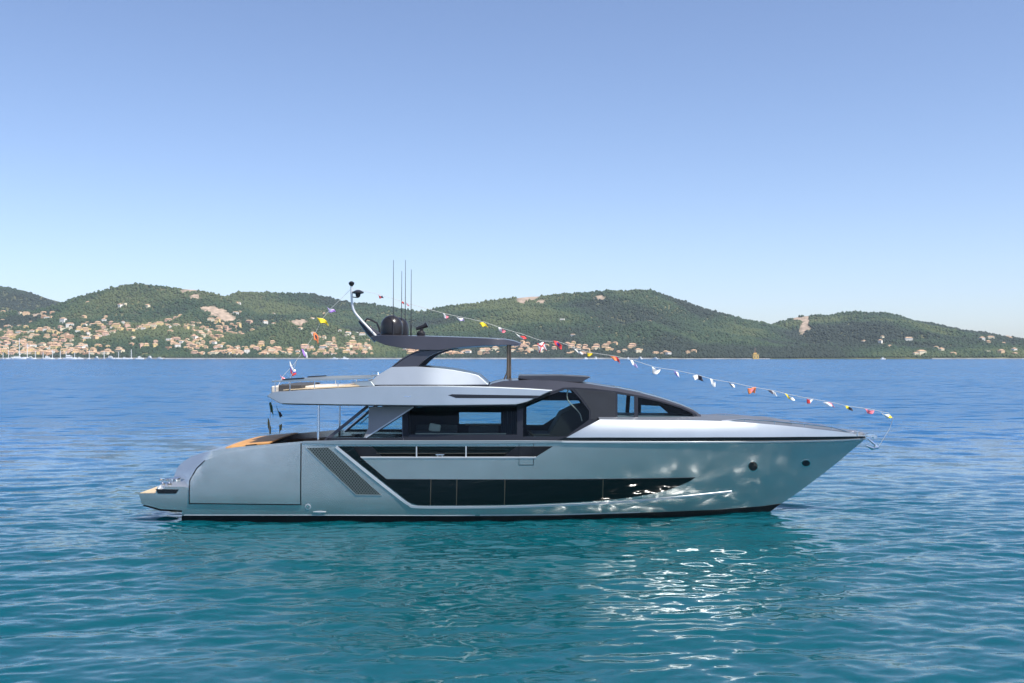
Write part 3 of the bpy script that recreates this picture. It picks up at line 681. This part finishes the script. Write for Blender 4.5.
# aft fly rail, an outboard shelf on slim posts
rail = side("flybridge_rail", [(271, 382.2), (272, 380.8), (304, 378.6), (345, 377.6), (374, 376.6), (372, 378.2), (350, 379.6), (300, 381.2)], lambda x, z: 2.72, M['silver'], yacht, thick=0.12, bevel=0.012)
side("rail_top", ribbon([(283, 379.4), (304, 378.2)], 1.2), lambda x, z: 2.74, M['black'], rail, thick=0.14)
for x in (275, 290, 314.5, 338):
    side("rail_post", ribbon([(x, 382), (x, 391.5)], 0.8), lambda x, z: 2.68, M['chrome'], rail, thick=0.035)
bm = bmesh.new(); p = W(316, 388.5, 0); add_box(bm, (p.x, 0.4, p.z), (3.4, 3.6, 0.30)); finish(bm, "fly_sunbed", M['cushion'], yacht, bevel=0.06)
bm = bmesh.new(); p = W(292, 388, -1.8); add_box(bm, (p.x, 0, p.z - 0.02), (1.0, 4.4, 0.34)); finish(bm, "fly_locker", M['sofa'], yacht, bevel=0.04)
for s in (-1, 1):
    bm = bmesh.new(); add_tube(bm, [W(x, y, s * 2.2) for x, y in ((372, 379), (372, 372), (378, 372), (378, 375.5))], 0.018, 6)
    finish(bm, "grab_rail", M['chrome'], yacht)
# ---- hardtop on swept legs
ht = [(370, 337.2), (375, 335.7), (381, 335.3), (405, 335.8), (432, 336.4), (473, 337.7), (504, 339.2), (514, 341), (521.5, 343.8), (519, 345), (505, 345.2), (484, 345.6), (466, 346.8), (453, 348.2), (440, 350.2), (420, 350), (400, 347.8), (385, 345), (377, 341.5)]
side("hardtop", ht, hb_top, M['grey'], yacht, rim=True, step=0.3, grid=0.3, segs=8, camber=0.06, bevel=0.02)
side("hardtop_leg", spline([(455, 347.6), (443, 350.6), (432, 354.8), (424, 360.5), (416.5, 367.6)], 4) + spline([(390.5, 367.6), (401, 359), (412, 353), (421, 349.4)], 4), lambda x, z: 2.12 + 0.1 * (7 - z), M['grey'], yacht, thick=0.32, bevel=0.03)
side("leg_crease", ribbon([(393, 366.6), (404, 358.6), (414, 353.2), (432, 349.6), (446, 349)], 0.8), lambda x, z: 2.12 + 0.1 * (7 - z), M['black'], yacht, off=0.01, thick=0.03)
for y, x in ((-1.5, 508), (1.5, 510)):
    t = bmesh.new(); a = W(x, 379.5, y); c = W(x, 343.8, y); add_tube(t, [a, c], 0.06, 12)
    add_tube(t, [W(x - 4, 379.5, y), W(x - 1, 372, y), c], [0.03, 0.03, 0.02], 6); finish(t, "hardtop_post", M['bronze'], yacht)
# ---- mast, antennas, domes
bm = bmesh.new()
add_tube(bm, [W(x, y, -0.1) for x, y in spline([(376, 336), (370, 329.5), (362, 321), (356, 314), (353.2, 309), (352, 302), (351.6, 294), (351.5, 285)], 4)], 0.052, 10)
mast = finish(bm, "signal_mast", M['whitetrim'], yacht)
bm = bmesh.new(); add_tube(bm, [W(378, 338, 0.1), W(370, 331.5, 0.1), W(359.6, 320.5, 0.1)], [0.26, 0.20, 0.09], 8); finish(bm, "mast_foot", M['grey'], mast)
bm = bmesh.new(); add_lathe(bm, W(351.5, 284, -0.1), [(0.03, -0.12), (0.12, -0.02), (0.13, 0.06), (0.05, 0.12)], 14); finish(bm, "mast_light", M['dome'], mast)
bm = bmesh.new(); p = W(358, 294.5, -0.1); add_lathe(bm, p, [(0.05, -0.14), (0.10, -0.08), (0.12, 0.02), (0.26, 0.06), (0.26, 0.12), (0.08, 0.2)], 16); add_tube(bm, [W(352, 297, -0.1), W(358, 297.6, -0.1), W(358, 294, -0.1)], 0.025, 6); finish(bm, "wind_sensor", M['dome'], mast)
bm = bmesh.new(); add_tube(bm, [W(x, y, 0.3) for x, y in ((365, 321.5), (367, 318.5), (371, 320), (377, 323), (379, 328), (380, 334))], 0.045, 6); finish(bm, "radar_bracket", M['dome'], yacht)
for px, py, y, r in ((391.6, 335.4, -0.5, 0.50), (398.5, 335.6, 0.9, 0.47)):
    bm = bmesh.new(); c = W(px, py, y)
    add_lathe(bm, c, [(r * 0.93, 0), (r * 0.97, 0.05), (r, 0.12), (r, r * 0.75)] + [(r * math.cos(a), r * 0.75 + r * 1.05 * math.sin(a)) for a in np.linspace(0.1, 1.52, 12)], 28)
    finish(bm, "satellite_dome", M['dome'], yacht)
for px, y0, y1, yy in ((393.2, 260, 336, -1.0), (401.5, 271, 336, 0.6), (405.2, 260, 336, -0.6), (411, 269.5, 336, -0.2)):
    bm = bmesh.new(); a = W(px, y1, yy); c = W(px + 0.3, y0, yy)
    add_tube(bm, [a, a + Vector((0, 0, 0.5)), a + Vector((0, 0, 0.52)), c], [0.035, 0.035, 0.02, 0.010], 6); finish(bm, "whip_antenna", M['dome'], yacht)
bm = bmesh.new(); c = W(421, 336.2, -0.6)
add_lathe(bm, c, [(0.17, 0), (0.19, 0.08), (0.19, 0.16), (0.12, 0.24)], 16); add_tube(bm, [c + Vector((0.0, 0, 0.2)), c + Vector((0.06, 0, 0.42))], 0.07, 8)
add_tube(bm, [c + Vector((-0.22, 0.0, 0.32)), c + Vector((0.12, 0, 0.44)), c + Vector((0.28, 0, 0.52))], [0.07, 0.09, 0.13], 10); finish(bm, "searchlight", M['dome'], yacht)
# ---- foredeck gear
for s in (-1, 1):
    bm = bmesh.new(); base = [(x, z) for x, z in (solve(p, hb_cap) for p in ((722, 421.5), (745, 423), (775, 425.2), (805, 428), (832, 431), (855, 434)))]
    top = [Vector((x, s * max(0.05, hb_cap(x, z) - 0.12), z + (0.16 if 0 < i < 5 else 0.02))) for i, (x, z) in enumerate(base)]
    add_tube(bm, top, 0.026, 6)
    for i, (x, z) in enumerate(base): add_tube(bm, [(x, s * max(0.05, hb_cap(x, z) - 0.12), z - 0.05), top[i]], 0.014, 6)
    finish(bm, "bow_rail", M['chrome'], yacht)
span("bow_sunpad", [(705, 419.2), (716, 418.2), (770, 419.6), (792, 423)], lambda x, z: 1.15 - 0.05 * max(0, x - 8), M['deckgrey'], yacht, camber=0.08, thick=0.25, segs=8)
for px, py, sx, nm in ((733, 418.6, 0.5, "deck_hatch"), (842, 431, 0.3, "windlass"), (850, 432.5, 0.25, "chain_stopper")):
    bm = bmesh.new(); p = W(px, py, 0.0); add_box(bm, (p.x, 0, p.z), (sx, 0.4, 0.14)); finish(bm, nm, M['chrome'], yacht, bevel=0.03)
for s in (-1, 1):
    for px, py in ((857, 434), (864, 435.4)):
        bm = bmesh.new(); x, z = solve((px, py), hb_cap); add_tube(bm, [(x - 0.14, s * 0.35, z + 0.1), (x + 0.14, s * 0.3, z + 0.1)], 0.03, 6); add_tube(bm, [(x, s * 0.33, z - 0.1), (x, s * 0.33, z + 0.1)], 0.035, 6)
        finish(bm, "bow_cleat", M['chrome'], yacht)
bm = bmesh.new(); a = W(866, 437, 0)
add_box(bm, (a.x + 0.12, 0, a.z + 0.05), (0.55, 0.26, 0.10)); add_lathe(bm, (a.x + 0.38, -0.12, a.z + 0.02), [(0.09, 0), (0.06, 0.06), (0.06, 0.18), (0.09, 0.24)], 14, axis='Y'); finish(bm, "bow_roller", M['chrome'], yacht)
an = bmesh.new()
add_tube(an, [W(x, y, -0.05) for x, y in ((868, 438.5), (872, 442), (878, 447))], 0.05, 8)
for s in (-1, 1): add_tube(an, [W(878, 447.5, -0.05), W(872, 448.5, s * 0.3), W(866, 445.5, s * 0.36)], [0.06, 0.08, 0.02], 8)
add_tube(an, [W(876, 446, -0.3), W(876, 446, 0.3)], 0.035, 8)
finish(an, "anchor", M['chrome'], yacht)
for s in (-1, 1):
    for px in (164, 170, 176, 183):
        bm = bmesh.new(); x, z = solve((px, 482), hb_hull); add_lathe(bm, (x, s * (hb_hull(x, 1.3) - 0.3), 1.62), [(0.10, 0), (0.05, 0.06), (0.05, 0.14), (0.11, 0.2)], 12); finish(bm, "mooring_bollard", M['chrome'], yacht)
    bm = bmesh.new(); x0, z0 = solve((160, 483), hb_hull); x1, _ = solve((187, 483), hb_hull); add_tube(bm, [(x0, s * 2.85, 1.76), (x1, s * 2.75, 1.9)], 0.035, 8); finish(bm, "stern_rail", M['chrome'], yacht)
sd = bmesh.new(); p = W(296, 362, 0.0); q = W(287, 390, 0.0); add_tube(sd, [q, p], [0.03, 0.018], 8); finish(sd, "flagstaff", M['chrome'], yacht)

# ================================================================== FLAG LINES
FC = {'white': (0.78, 0.78, 0.76), 'yellow': (0.80, 0.60, 0.03), 'red': (0.60, 0.05, 0.05), 'pink': (0.75, 0.20, 0.25), 'blue': (0.05, 0.08, 0.35), 'purple': (0.30, 0.17, 0.50),
      'orange': (0.75, 0.22, 0.08), 'dark': (0.03, 0.03, 0.05), 'green': (0.03, 0.09, 0.05), 'olive': (0.16, 0.15, 0.06), 'lilac': (0.50, 0.42, 0.68)}
FM = {k: mat("flag_cloth_" + k, v, 0.85) for k, v in FC.items()}
def flag(parent, px, py, w, h, kind, cols, y=0.0, lean=0.0, ph=0.0):
    """a small cloth flag hanging from the line; w, h in picture px; lean tips it along the wind"""
    k = 0.0449 * (y - CY) / 47.3; w *= .82; h *= .82; bm = bmesh.new(); nx, ny = 10, 8
    c = W(px, py, y); V = [[None] * (ny + 1) for _ in range(nx + 1)]
    for i in range(nx + 1):
        for j in range(ny + 1):
            u, v = i / nx, j / ny
            wv = 0.22 * w * k * math.sin(u * 5.5 + ph + v * 2.5) * (0.3 + v)
            taper = 1 - 0.35 * v * abs(math.sin(ph * 3))
            fl = 0.25 + 0.30 * math.sin(ph * 2.3); x = (u - 0.5) * w * k * taper + (v - .5) * fl * w * k; z = (0.5 - v) * h * k * (1 - 0.45 * u * abs(math.cos(ph * 1.9))) - 0.16 * h * k * math.sin(u * 4.5 + ph + v) + (0.5 - u) * (0.35 + 0.3 * math.sin(ph * 1.3)) * h * k
            V[i][j] = bm.verts.new((c.x + x, y + wv + 0.25 * w * k * (u - 0.5), c.z + z))
    for i in range(nx):
        for j in range(ny):
            f = bm.faces.new((V[i][j], V[i + 1][j], V[i + 1][j + 1], V[i][j + 1])); u, v = (i + .5) / nx, (j + .5) / ny
            if kind == 'half': f.material_index = int(u > 0.5)
            elif kind == 'bands': f.material_index = min(len(cols) - 1, int(v * len(cols)))
            elif kind == 'cross': f.material_index = int(abs(u - v) < 0.13 or abs(u + v - 1) < 0.13)
            elif kind == 'spot': f.material_index = int(abs(u - .5) < 0.25 and abs(v - .5) < 0.28)
            elif kind == 'diag': f.material_index = int(u + v > 1.05)
    o = finish(bm, "flag", [FM[q] for q in cols], parent, smooth=80)
    so_ = o.modifiers.new("cloth", 'SOLIDIFY'); so_.thickness = 0.006
    nm = {'half': 'halved', 'bands': 'banded', 'cross': 'crossed', 'spot': 'spotted', 'diag': 'diagonally split', 'plain': 'plain'}[kind]
    o['label'] = (nm + " " + " and ".join(cols) + " signal flag")
    return o
def flag_line(name, label, rope, flags):
    root = bpy.data.objects.new(name, None); COL.objects.link(root); root.location = (0, 0, 0)
    tag(root, label, "flag line")
    bm = bmesh.new(); add_tube(bm, [W(x, y, d) for x, y, d in rope], 0.009, 5); finish(bm, "rope", M['rope'], root)
    for i, f in enumerate(flags): flag(root, *f, ph=1.7 * i)
    return root
fwd = [(381, 297, 5, 4, 'half', ('red', 'dark')), (403, 303, 3, 3, 'plain', ('red',)), (408, 305, 3, 3, 'plain', ('pink',)), (446, 316.5, 6, 5, 'half', ('white', 'pink')), (461, 319.5, 9, 5, 'diag', ('white', 'lilac')),
       (484, 325, 8, 6, 'plain', ('yellow',)), (502, 330.5, 9, 4.5, 'half', ('white', 'pink')), (522, 337, 11, 6, 'half', ('white', 'red')), (542, 347, 9.5, 12, 'cross', ('white', 'red')),
       (558, 345, 11, 7, 'spot', ('red', 'blue')), (579, 352, 8, 5, 'plain', ('white',)), (590, 354.5, 7, 4, 'plain', ('yellow',)), (616, 359.5, 11, 6.5, 'half', ('orange', 'red')),
       (634, 364, 7, 7, 'diag', ('white', 'lilac')), (656, 371, 11, 7, 'plain', ('white',)), (677, 374, 6, 7, 'half', ('purple', 'white')), (698, 378, 12, 6, 'half', ('white', 'dark')),
       (713, 383, 7, 7, 'plain', ('white',)), (732, 385, 7, 5, 'half', ('dark', 'white')), (752, 390.5, 11, 7, 'spot', ('orange', 'pink')), (773, 393, 10, 5, 'half', ('dark', 'white')),
       (790, 397.5, 10, 5.5, 'half', ('yellow', 'white')), (810, 401, 9, 5, 'half', ('red', 'white')), (830, 404.8, 12, 5.5, 'half', ('white', 'pink')), (849, 408.3, 9, 4, 'half', ('yellow', 'dark')),
       (870, 411.6, 12, 5, 'plain', ('pink',)), (888, 416, 12, 6, 'diag', ('white', 'yellow'))]
rope1 = [(352, 288, 0)] + [(f[0], f[1] - f[3] * 0.5, 0) for f in fwd] + [(893, 418, 0), (890, 428, 0), (879, 446, 0)]
flag_line("bunting", "long line of coloured signal flags sloping from mast down to bow", rope1, fwd)
aft = [(331.5, 310.5, 8, 6, 'diag', ('lilac', 'purple')), (323, 321.5, 12, 8, 'plain', ('yellow',)), (316, 338, 6.5, 10, 'spot', ('orange', 'dark')), (305, 354, 6, 9, 'half', ('purple', 'white')),
       (293, 370.5, 7, 13, 'bands', ('white', 'blue', 'red')), (283.5, 379, 6, 7, 'diag', ('pink', 'white')), (282.5, 387, 4, 7, 'plain', ('dark',)), (271.5, 409, 4, 13, 'plain', ('green',)), (269.5, 427, 4, 13, 'plain', ('olive',)),
       (279.5, 413, 5, 11, 'half', ('green', 'dark')), (280.5, 428, 3.5, 12, 'plain', ('olive',))]
rope2 = [(352, 288, 0), (331.5, 308, 0), (322, 319, 0), (315, 334, 0), (304, 350, 0), (294, 364, 0), (283, 376, 0), (276, 390, -0.5), (271, 404, -1.0), (269, 436, -1.0)]
aft = [(*f, -1.0) if f[1] > 400 else f for f in aft]
root = flag_line("bunting", "short line of signal flags hanging from mast down to the stern", rope2, [])
for i, f in enumerate(aft): flag(root, *f[:6], y=(f[6] if len(f) > 6 else 0.0), ph=1.3 * i)

# ================================================================== FAR SHORE: quay, town, marina
bm = bmesh.new()
for x0, x1, h in ((-180, 165, 3.0), (165, 430, 2.4), (430, 660, 2.6), (660, 770, 1.6), (930, 1120, 1.8)):
    X0, X1 = (x0 - 512) * SHORE / F, (x1 - 512) * SHORE / F
    add_box(bm, ((X0 + X1) / 2, SHORE + CY - 2, h / 2 - 1), (X1 - X0 - 3, 10, h + 2))
tag(finish(bm, "quay", vary(mat("pale_quay_stone", (0.42, 0.40, 0.36), 0.9), 0.05, 0.3), smooth=0), "low pale stone quay along the far shore", "quay", kind="structure")

WALL = {'peach': (0.70, 0.49, 0.29), 'ochre': (0.70, 0.53, 0.24), 'cream': (0.76, 0.67, 0.48), 'pink': (0.66, 0.43, 0.32), 'white': (0.80, 0.77, 0.70), 'terracotta': (0.55, 0.32, 0.19)}
WM = {k: mat("stucco_" + k, v, 0.9) for k, v in WALL.items()}
roof_m = vary(mat("terracotta_tiles", (0.46, 0.30, 0.19), 0.9), 0.3, 0.25); shut = mat("dark_shutters", (0.07, 0.08, 0.07), 0.7)
HMESH = {}
def house_mesh(c, v):
    if (c, v) in HMESH: return HMESH[(c, v)]
    w, d, h, rh, flo = ((11, 9, 6.5, 2.2, 2), (14, 10, 9.5, 2.4, 3), (9, 9, 9.0, 2.0, 3), (19, 10, 9.0, 2.4, 3), (12, 10, 6.5, 0, 2))[v]
    bm = bmesh.new(); x, y = w / 2, d / 2
    b0 = [bm.verts.new(p) for p in ((-x, -y, -6), (x, -y, -6), (x, y, -6), (-x, y, -6))]; t0 = [bm.verts.new((p.co.x, p.co.y, h)) for p in b0]
    for i in range(4): bm.faces.new((b0[i], b0[(i + 1) % 4], t0[(i + 1) % 4], t0[i]))
    if rh:
        e = 0.5; r = [bm.verts.new(p) for p in ((-x - e, -y - e, h - .1), (x + e, -y - e, h - .1), (x + e, y + e, h - .1), (-x - e, y + e, h - .1))]
        k = [bm.verts.new((-x + y * .7, 0, h + rh)), bm.verts.new((x - y * .7, 0, h + rh))]
        for f in ((r[0], r[1], k[1], k[0]), (r[1], r[2], k[1]), (r[2], r[3], k[0], k[1]), (r[3], r[0], k[0]), (r[3], r[2], r[1], r[0])): bm.faces.new(f).material_index = 1
    else: bm.faces.new(t0)
    n = int(w // 3)
    for fl in range(flo):
        for i in range(n):
            cx = -x + (i + .5) * w / n; z = 1.2 + fl * 3
            q = [bm.verts.new(p) for p in ((cx - .55, -y - .06, z), (cx + .55, -y - .06, z), (cx + .55, -y - .06, z + 1.6), (cx - .55, -y - .06, z + 1.6))]
            bm.faces.new(q).material_index = 2
    me = bpy.data.meshes.new("house"); bm.to_mesh(me); bm.free()
    for q in (WM[c], roof_m, shut): me.materials.append(q)
    HMESH[(c, v)] = me; return me
CL = [  # place words, px range, row range, how many, wall colours
    ("in the waterfront row behind the marina masts", (-5, 120), (348, 356), 34, ('peach', 'ochre', 'cream', 'white')),
    ("on the lower slope above the marina", (20, 245), (326, 349), 66, ('peach', 'cream', 'pink', 'ochre', 'terracotta')),
    ("scattered high on the leftmost hillside", (0, 240), (304, 326), 30, ('cream', 'peach', 'white')),
    ("in the shore row left of the flag line", (180, 280), (347, 356), 18, ('ochre', 'cream', 'peach')),
    ("in the shore row behind the aft flags", (255, 372), (343, 356), 36, ('peach', 'pink', 'cream', 'ochre')),
    ("on the wooded slope left of the hardtop", (240, 372), (312, 342), 12, ('cream', 'white', 'peach')),
    ("in the shore village seen under the hardtop", (405, 530), (343, 356), 34, ('peach', 'cream', 'pink')),
    ("in the peninsula village right of the hardtop", (518, 640), (344, 356), 34, ('terracotta', 'peach', 'cream', 'pink')),
    ("high on the middle hillside", (440, 660), (288, 340), 7, ('cream', 'white')),
    ("by the shore below the big middle hill", (640, 740), (349, 356), 6, ('cream', 'white', 'peach')),
    ("along the shore at the far right", (880, 1030), (338, 356), 14, ('cream', 'peach', 'white')),
]
hr = np.random.default_rng(21)
for where, (x0, x1), (y0, y1), n, cols in CL:
    cand = hr.uniform(0, 1, (6000, 2)); px = x0 + (x1 - x0) * cand[:, 0]; D = SHORE + 10 + (700 if y0 > 330 else 1300) * cand[:, 1] ** 1.5
    X = (px - 512) * D / F; Z, _ = terrain(X, D); qx, qy = proj(X, D, Z)
    ok = np.where((qy > y0) & (qy < y1) & (scar_mask(qx, qy, X, D) < .5))[0]
    got = []
    for i in ok:
        if len(got) >= n: break
        if any(abs(X[i] - a) < 8 and abs(D[i] - c) < 11 for a, c in got): continue
        got.append((X[i], D[i])); c = cols[int(hr.integers(len(cols)))]
        v = int(hr.choice(5, p=(.3, .22, .2, .16, .12)))
        o = bpy.data.objects.new("house", house_mesh(c, v)); COL.objects.link(o)
        o.location = (X[i], D[i] + CY, Z[i]); o.rotation_euler = (0, 0, hr.normal(0, 0.35)); k = hr.uniform(0.6, 0.95); o.scale = (k, k, k * hr.uniform(0.85, 1.15))
        o['label'] = "small %s house %s" % (c, where); o['category'] = "house"; o['group'] = "%s houses %s" % (c, where)

# the rest of the town, far too many roofs to count: one mass of small houses behind the first rows
def town_mass():
    Vs, Fs, Ms = [], [], []; base = 0
    for (x0, x1), (y0, y1), n in (((-20, 240), (302, 356), 520), ((240, 372), (318, 356), 90), ((405, 640), (345, 356), 80), ((860, 1030), (340, 356), 8), ((-150, -20), (310, 356), 60)):
        c = hr.uniform(0, 1, (12000, 2)); px = x0 + (x1 - x0) * c[:, 0]; D = SHORE + 12 + 1000 * c[:, 1] ** 1.6
        X = (px - 512) * D / F; Z, _ = terrain(X, D); qx, qy = proj(X, D, Z); cl = fbm(X / 130 + 70, D / 130 + 7, 500, 3)
        ok = np.where((qy > y0) & (qy < y1) & (scar_mask(qx, qy, X, D) < .5) & (hr.random(len(X)) < np.clip((qy - y0) / (y1 - y0), .12, 1)) & (cl > 0.46))[0][:n]
        for i in ok:
            mm = HMESH[list(HMESH)[int(hr.integers(len(HMESH)))]]; k = hr.uniform(.5, .85); a = hr.normal(0, .35); ca, sa = math.cos(a) * k, math.sin(a) * k
            for v in mm.vertices: Vs.append((X[i] + v.co.x * ca - v.co.y * sa, D[i] + CY + v.co.x * sa + v.co.y * ca, Z[i] + v.co.z * k))
            nm = list(WALL).index(mm.materials[0].name.replace("stucco_", ""))
            for f in mm.polygons: Fs.append([base + q for q in f.vertices]); Ms.append(nm if f.material_index == 0 else len(WALL) + f.material_index - 1)
            base += len(mm.vertices)
    me = bpy.data.meshes.new("distant_town"); me.from_pydata(Vs, [], Fs)
    for q in list(WM.values()) + [roof_m, shut]: me.materials.append(q)
    me.polygons.foreach_set("material_index", Ms)
    tag(link("distant_town", me), "countless tiny pale houses filling the far slopes between the trees", "town", kind="stuff")
town_mass()

# named landmarks on the shore
def onshore(px, D=SHORE + 8):
    X = (px - 512) * D / F; Z, _ = terrain(np.array([X]), np.array([D])); return Vector((X, D + CY, float(Z[0])))
p = onshore(755.5, SHORE - 4); fort = bpy.data.objects.new("harbour_tower", None); COL.objects.link(fort); fort.location = (p.x, p.y, 0)
tag(fort, "ochre square tower with a tall mast standing at the water's edge", "tower")
bm = bmesh.new(); add_box(bm, (0, 0, 4), (11, 10, 10)); add_box(bm, (0, 0, 9.4), (12, 11, 0.8)); add_box(bm, (-1, 0, 11), (6, 6, 2.6)); finish(bm, "wall", mat("ochre_render", (0.62, 0.40, 0.12), 0.9), fort, smooth=0)
bm = bmesh.new(); add_tube(bm, [(-1, 0, 12), (-1, 0, 22)], [0.7, 0.3], 6); finish(bm, "mast", mat("reddish_mast_paint", (0.30, 0.16, 0.13), 0.7), fort)
bm = bmesh.new(); add_box(bm, (2.5, -5.06, 4), (1.6, 0.1, 2.4)); add_box(bm, (-2.5, -5.06, 4), (1.6, 0.1, 2.4)); finish(bm, "window", shut, fort, smooth=0)

white_gel = mat("white_gelcoat", (0.75, 0.75, 0.74), 0.3); alu = mat("pale_mast_alloy", (0.62, 0.62, 0.60), 0.4)
def boat_hull(bm, l, w, h):
    st = []
    for t in np.linspace(0, 1, 9):
        b = w / 2 * (1 - max(0, (t - 0.45) / 0.55) ** 2.2) * (0.85 + 0.3 * min(t, .5)); x = (t - .5) * l
        st.append([bm.verts.new(q) for q in ((x, -b, h * (1 + .25 * t)), (x, -b * .75, -0.4), (x, b * .75, -0.4), (x, b, h * (1 + .25 * t)))])
    for a, c in zip(st, st[1:]):
        for k in range(3): bm.faces.new((a[k], a[k + 1], c[k + 1], c[k]))
        bm.faces.new((a[3], a[0], c[0], c[3]))
    bm.faces.new(st[0][::-1])
def sailboat(px, D, l, mh, label, group=None, rz=0):
    r = bpy.data.objects.new("sailboat", None); COL.objects.link(r); r.location = ((px - 512) * D / F, D + CY, 0); r.rotation_euler = (0, 0, rz)
    tag(r, label, "sailboat", group)
    bm = bmesh.new(); boat_hull(bm, l, l * .28, l * 0.10); finish(bm, "hull", white_gel, r, smooth=0)
    bm = bmesh.new(); add_box(bm, (-.05 * l, 0, l * .13), (l * .4, l * .16, l * .06)); finish(bm, "cabin", white_gel, r, smooth=0)
    bm = bmesh.new(); add_tube(bm, [(l * .08, 0, 0), (l * .08, 0, mh)], [0.75, 0.5], 6); add_tube(bm, [(l * .08, 0, l * .2), (-l * .35, 0, l * .2)], 0.16, 6)
    add_tube(bm, [(l * .08, -1.2, mh * .6), (l * .08, 1.2, mh * .6)], 0.08, 4); finish(bm, "mast", alu, r, smooth=0)
    bm = bmesh.new(); add_tube(bm, [(l * .5, 0, l * .12), (l * .08, 0, mh)], 0.05, 4); add_tube(bm, [(-l * .48, 0, l * .1), (l * .08, 0, mh)], 0.05, 4); finish(bm, "rigging", alu, r, smooth=0)
sailboat(18, 2012, 30, 40, "largest white sailing yacht with the tallest mast in the marina", rz=0.15)
sailboat(26.5, 2018, 22, 30, "white sailboat with second tallest mast beside the largest one", rz=-0.2)
mg = "small sailboats moored in the marina"
for i, px in enumerate((3, 8, 35, 43, 52, 60, 66, 74, 89, 104, 118, 131)):
    sailboat(px, 2016 + 6 * (i % 3), 11 + (i % 4), 13 + (i * 5 % 7), "small white sailboat moored along the marina quay", mg, rz=1.2 * (i % 3) - 1)
def motorboat(px, D, l, label, group=None, rz=0):
    r = bpy.data.objects.new("motorboat", None); COL.objects.link(r); r.location = ((px - 512) * D / F, D + CY, 0); r.rotation_euler = (0, 0, rz)
    tag(r, label, "motorboat", group)
    bm = bmesh.new(); boat_hull(bm, l, l * .3, l * 0.12); finish(bm, "hull", white_gel, r, smooth=0)
    bm = bmesh.new(); add_box(bm, (-.05 * l, 0, l * .20), (l * .42, l * .2, l * .14)); add_box(bm, (-.12 * l, 0, l * .30), (l * .25, l * .18, l * .05)); finish(bm, "cabin", white_gel, r, smooth=0)
    bm = bmesh.new(); add_box(bm, (-.05 * l, 0, l * .215), (l * .425, l * .205, l * .05)); finish(bm, "window", shut, r, smooth=0)
for i, px in enumerate((12, 31, 48, 80, 97, 111, 125, 140, 150, 160)):
    motorboat(px, 2008 + 4 * (i % 3), 13 + 3 * (i % 3), "small white motorboat moored by the marina quay on the left", "white motorboats in the left marina", rz=0.5 * (i % 4) - .8)
for i, px in enumerate((335, 345, 586, 596, 628, 640, 655)):
    motorboat(px, 2014, 12 + 2 * (i % 2), "small white motorboat lying off the middle stretch of shore", "white motorboats off the middle shore", rz=0.4 * i)
motorboat(883, 1880, 11, "lone small white boat on open water at the right", rz=0.3)
motorboat(70, 2000, 24, "bigger white motor cruiser moored near the tall masts", rz=0.1)

# ------------------------------------------------------------------ haze over the bay
bm = bmesh.new(); add_box(bm, (0, 1000, 165), (9600, 7600, 340))
for f in bm.faces: f.smooth = False
hz = bpy.data.materials.new("sea_haze"); hz.use_nodes = True; n = hz.node_tree; n.nodes.remove(n.nodes["Principled BSDF"])
pv = n.nodes.new("ShaderNodeVolumePrincipled"); pv.inputs["Color"].default_value = (0.72, 0.86, 1.0, 1); pv.inputs["Density"].default_value = 0.00005; pv.inputs["Anisotropy"].default_value = 0.0
n.links.new(pv.outputs[0], n.nodes["Material Output"].inputs["Volume"])
tag(finish(bm, "haze", hz, smooth=0, doubles=0), "thin pale blue sea haze over the bay", "haze", kind="stuff")
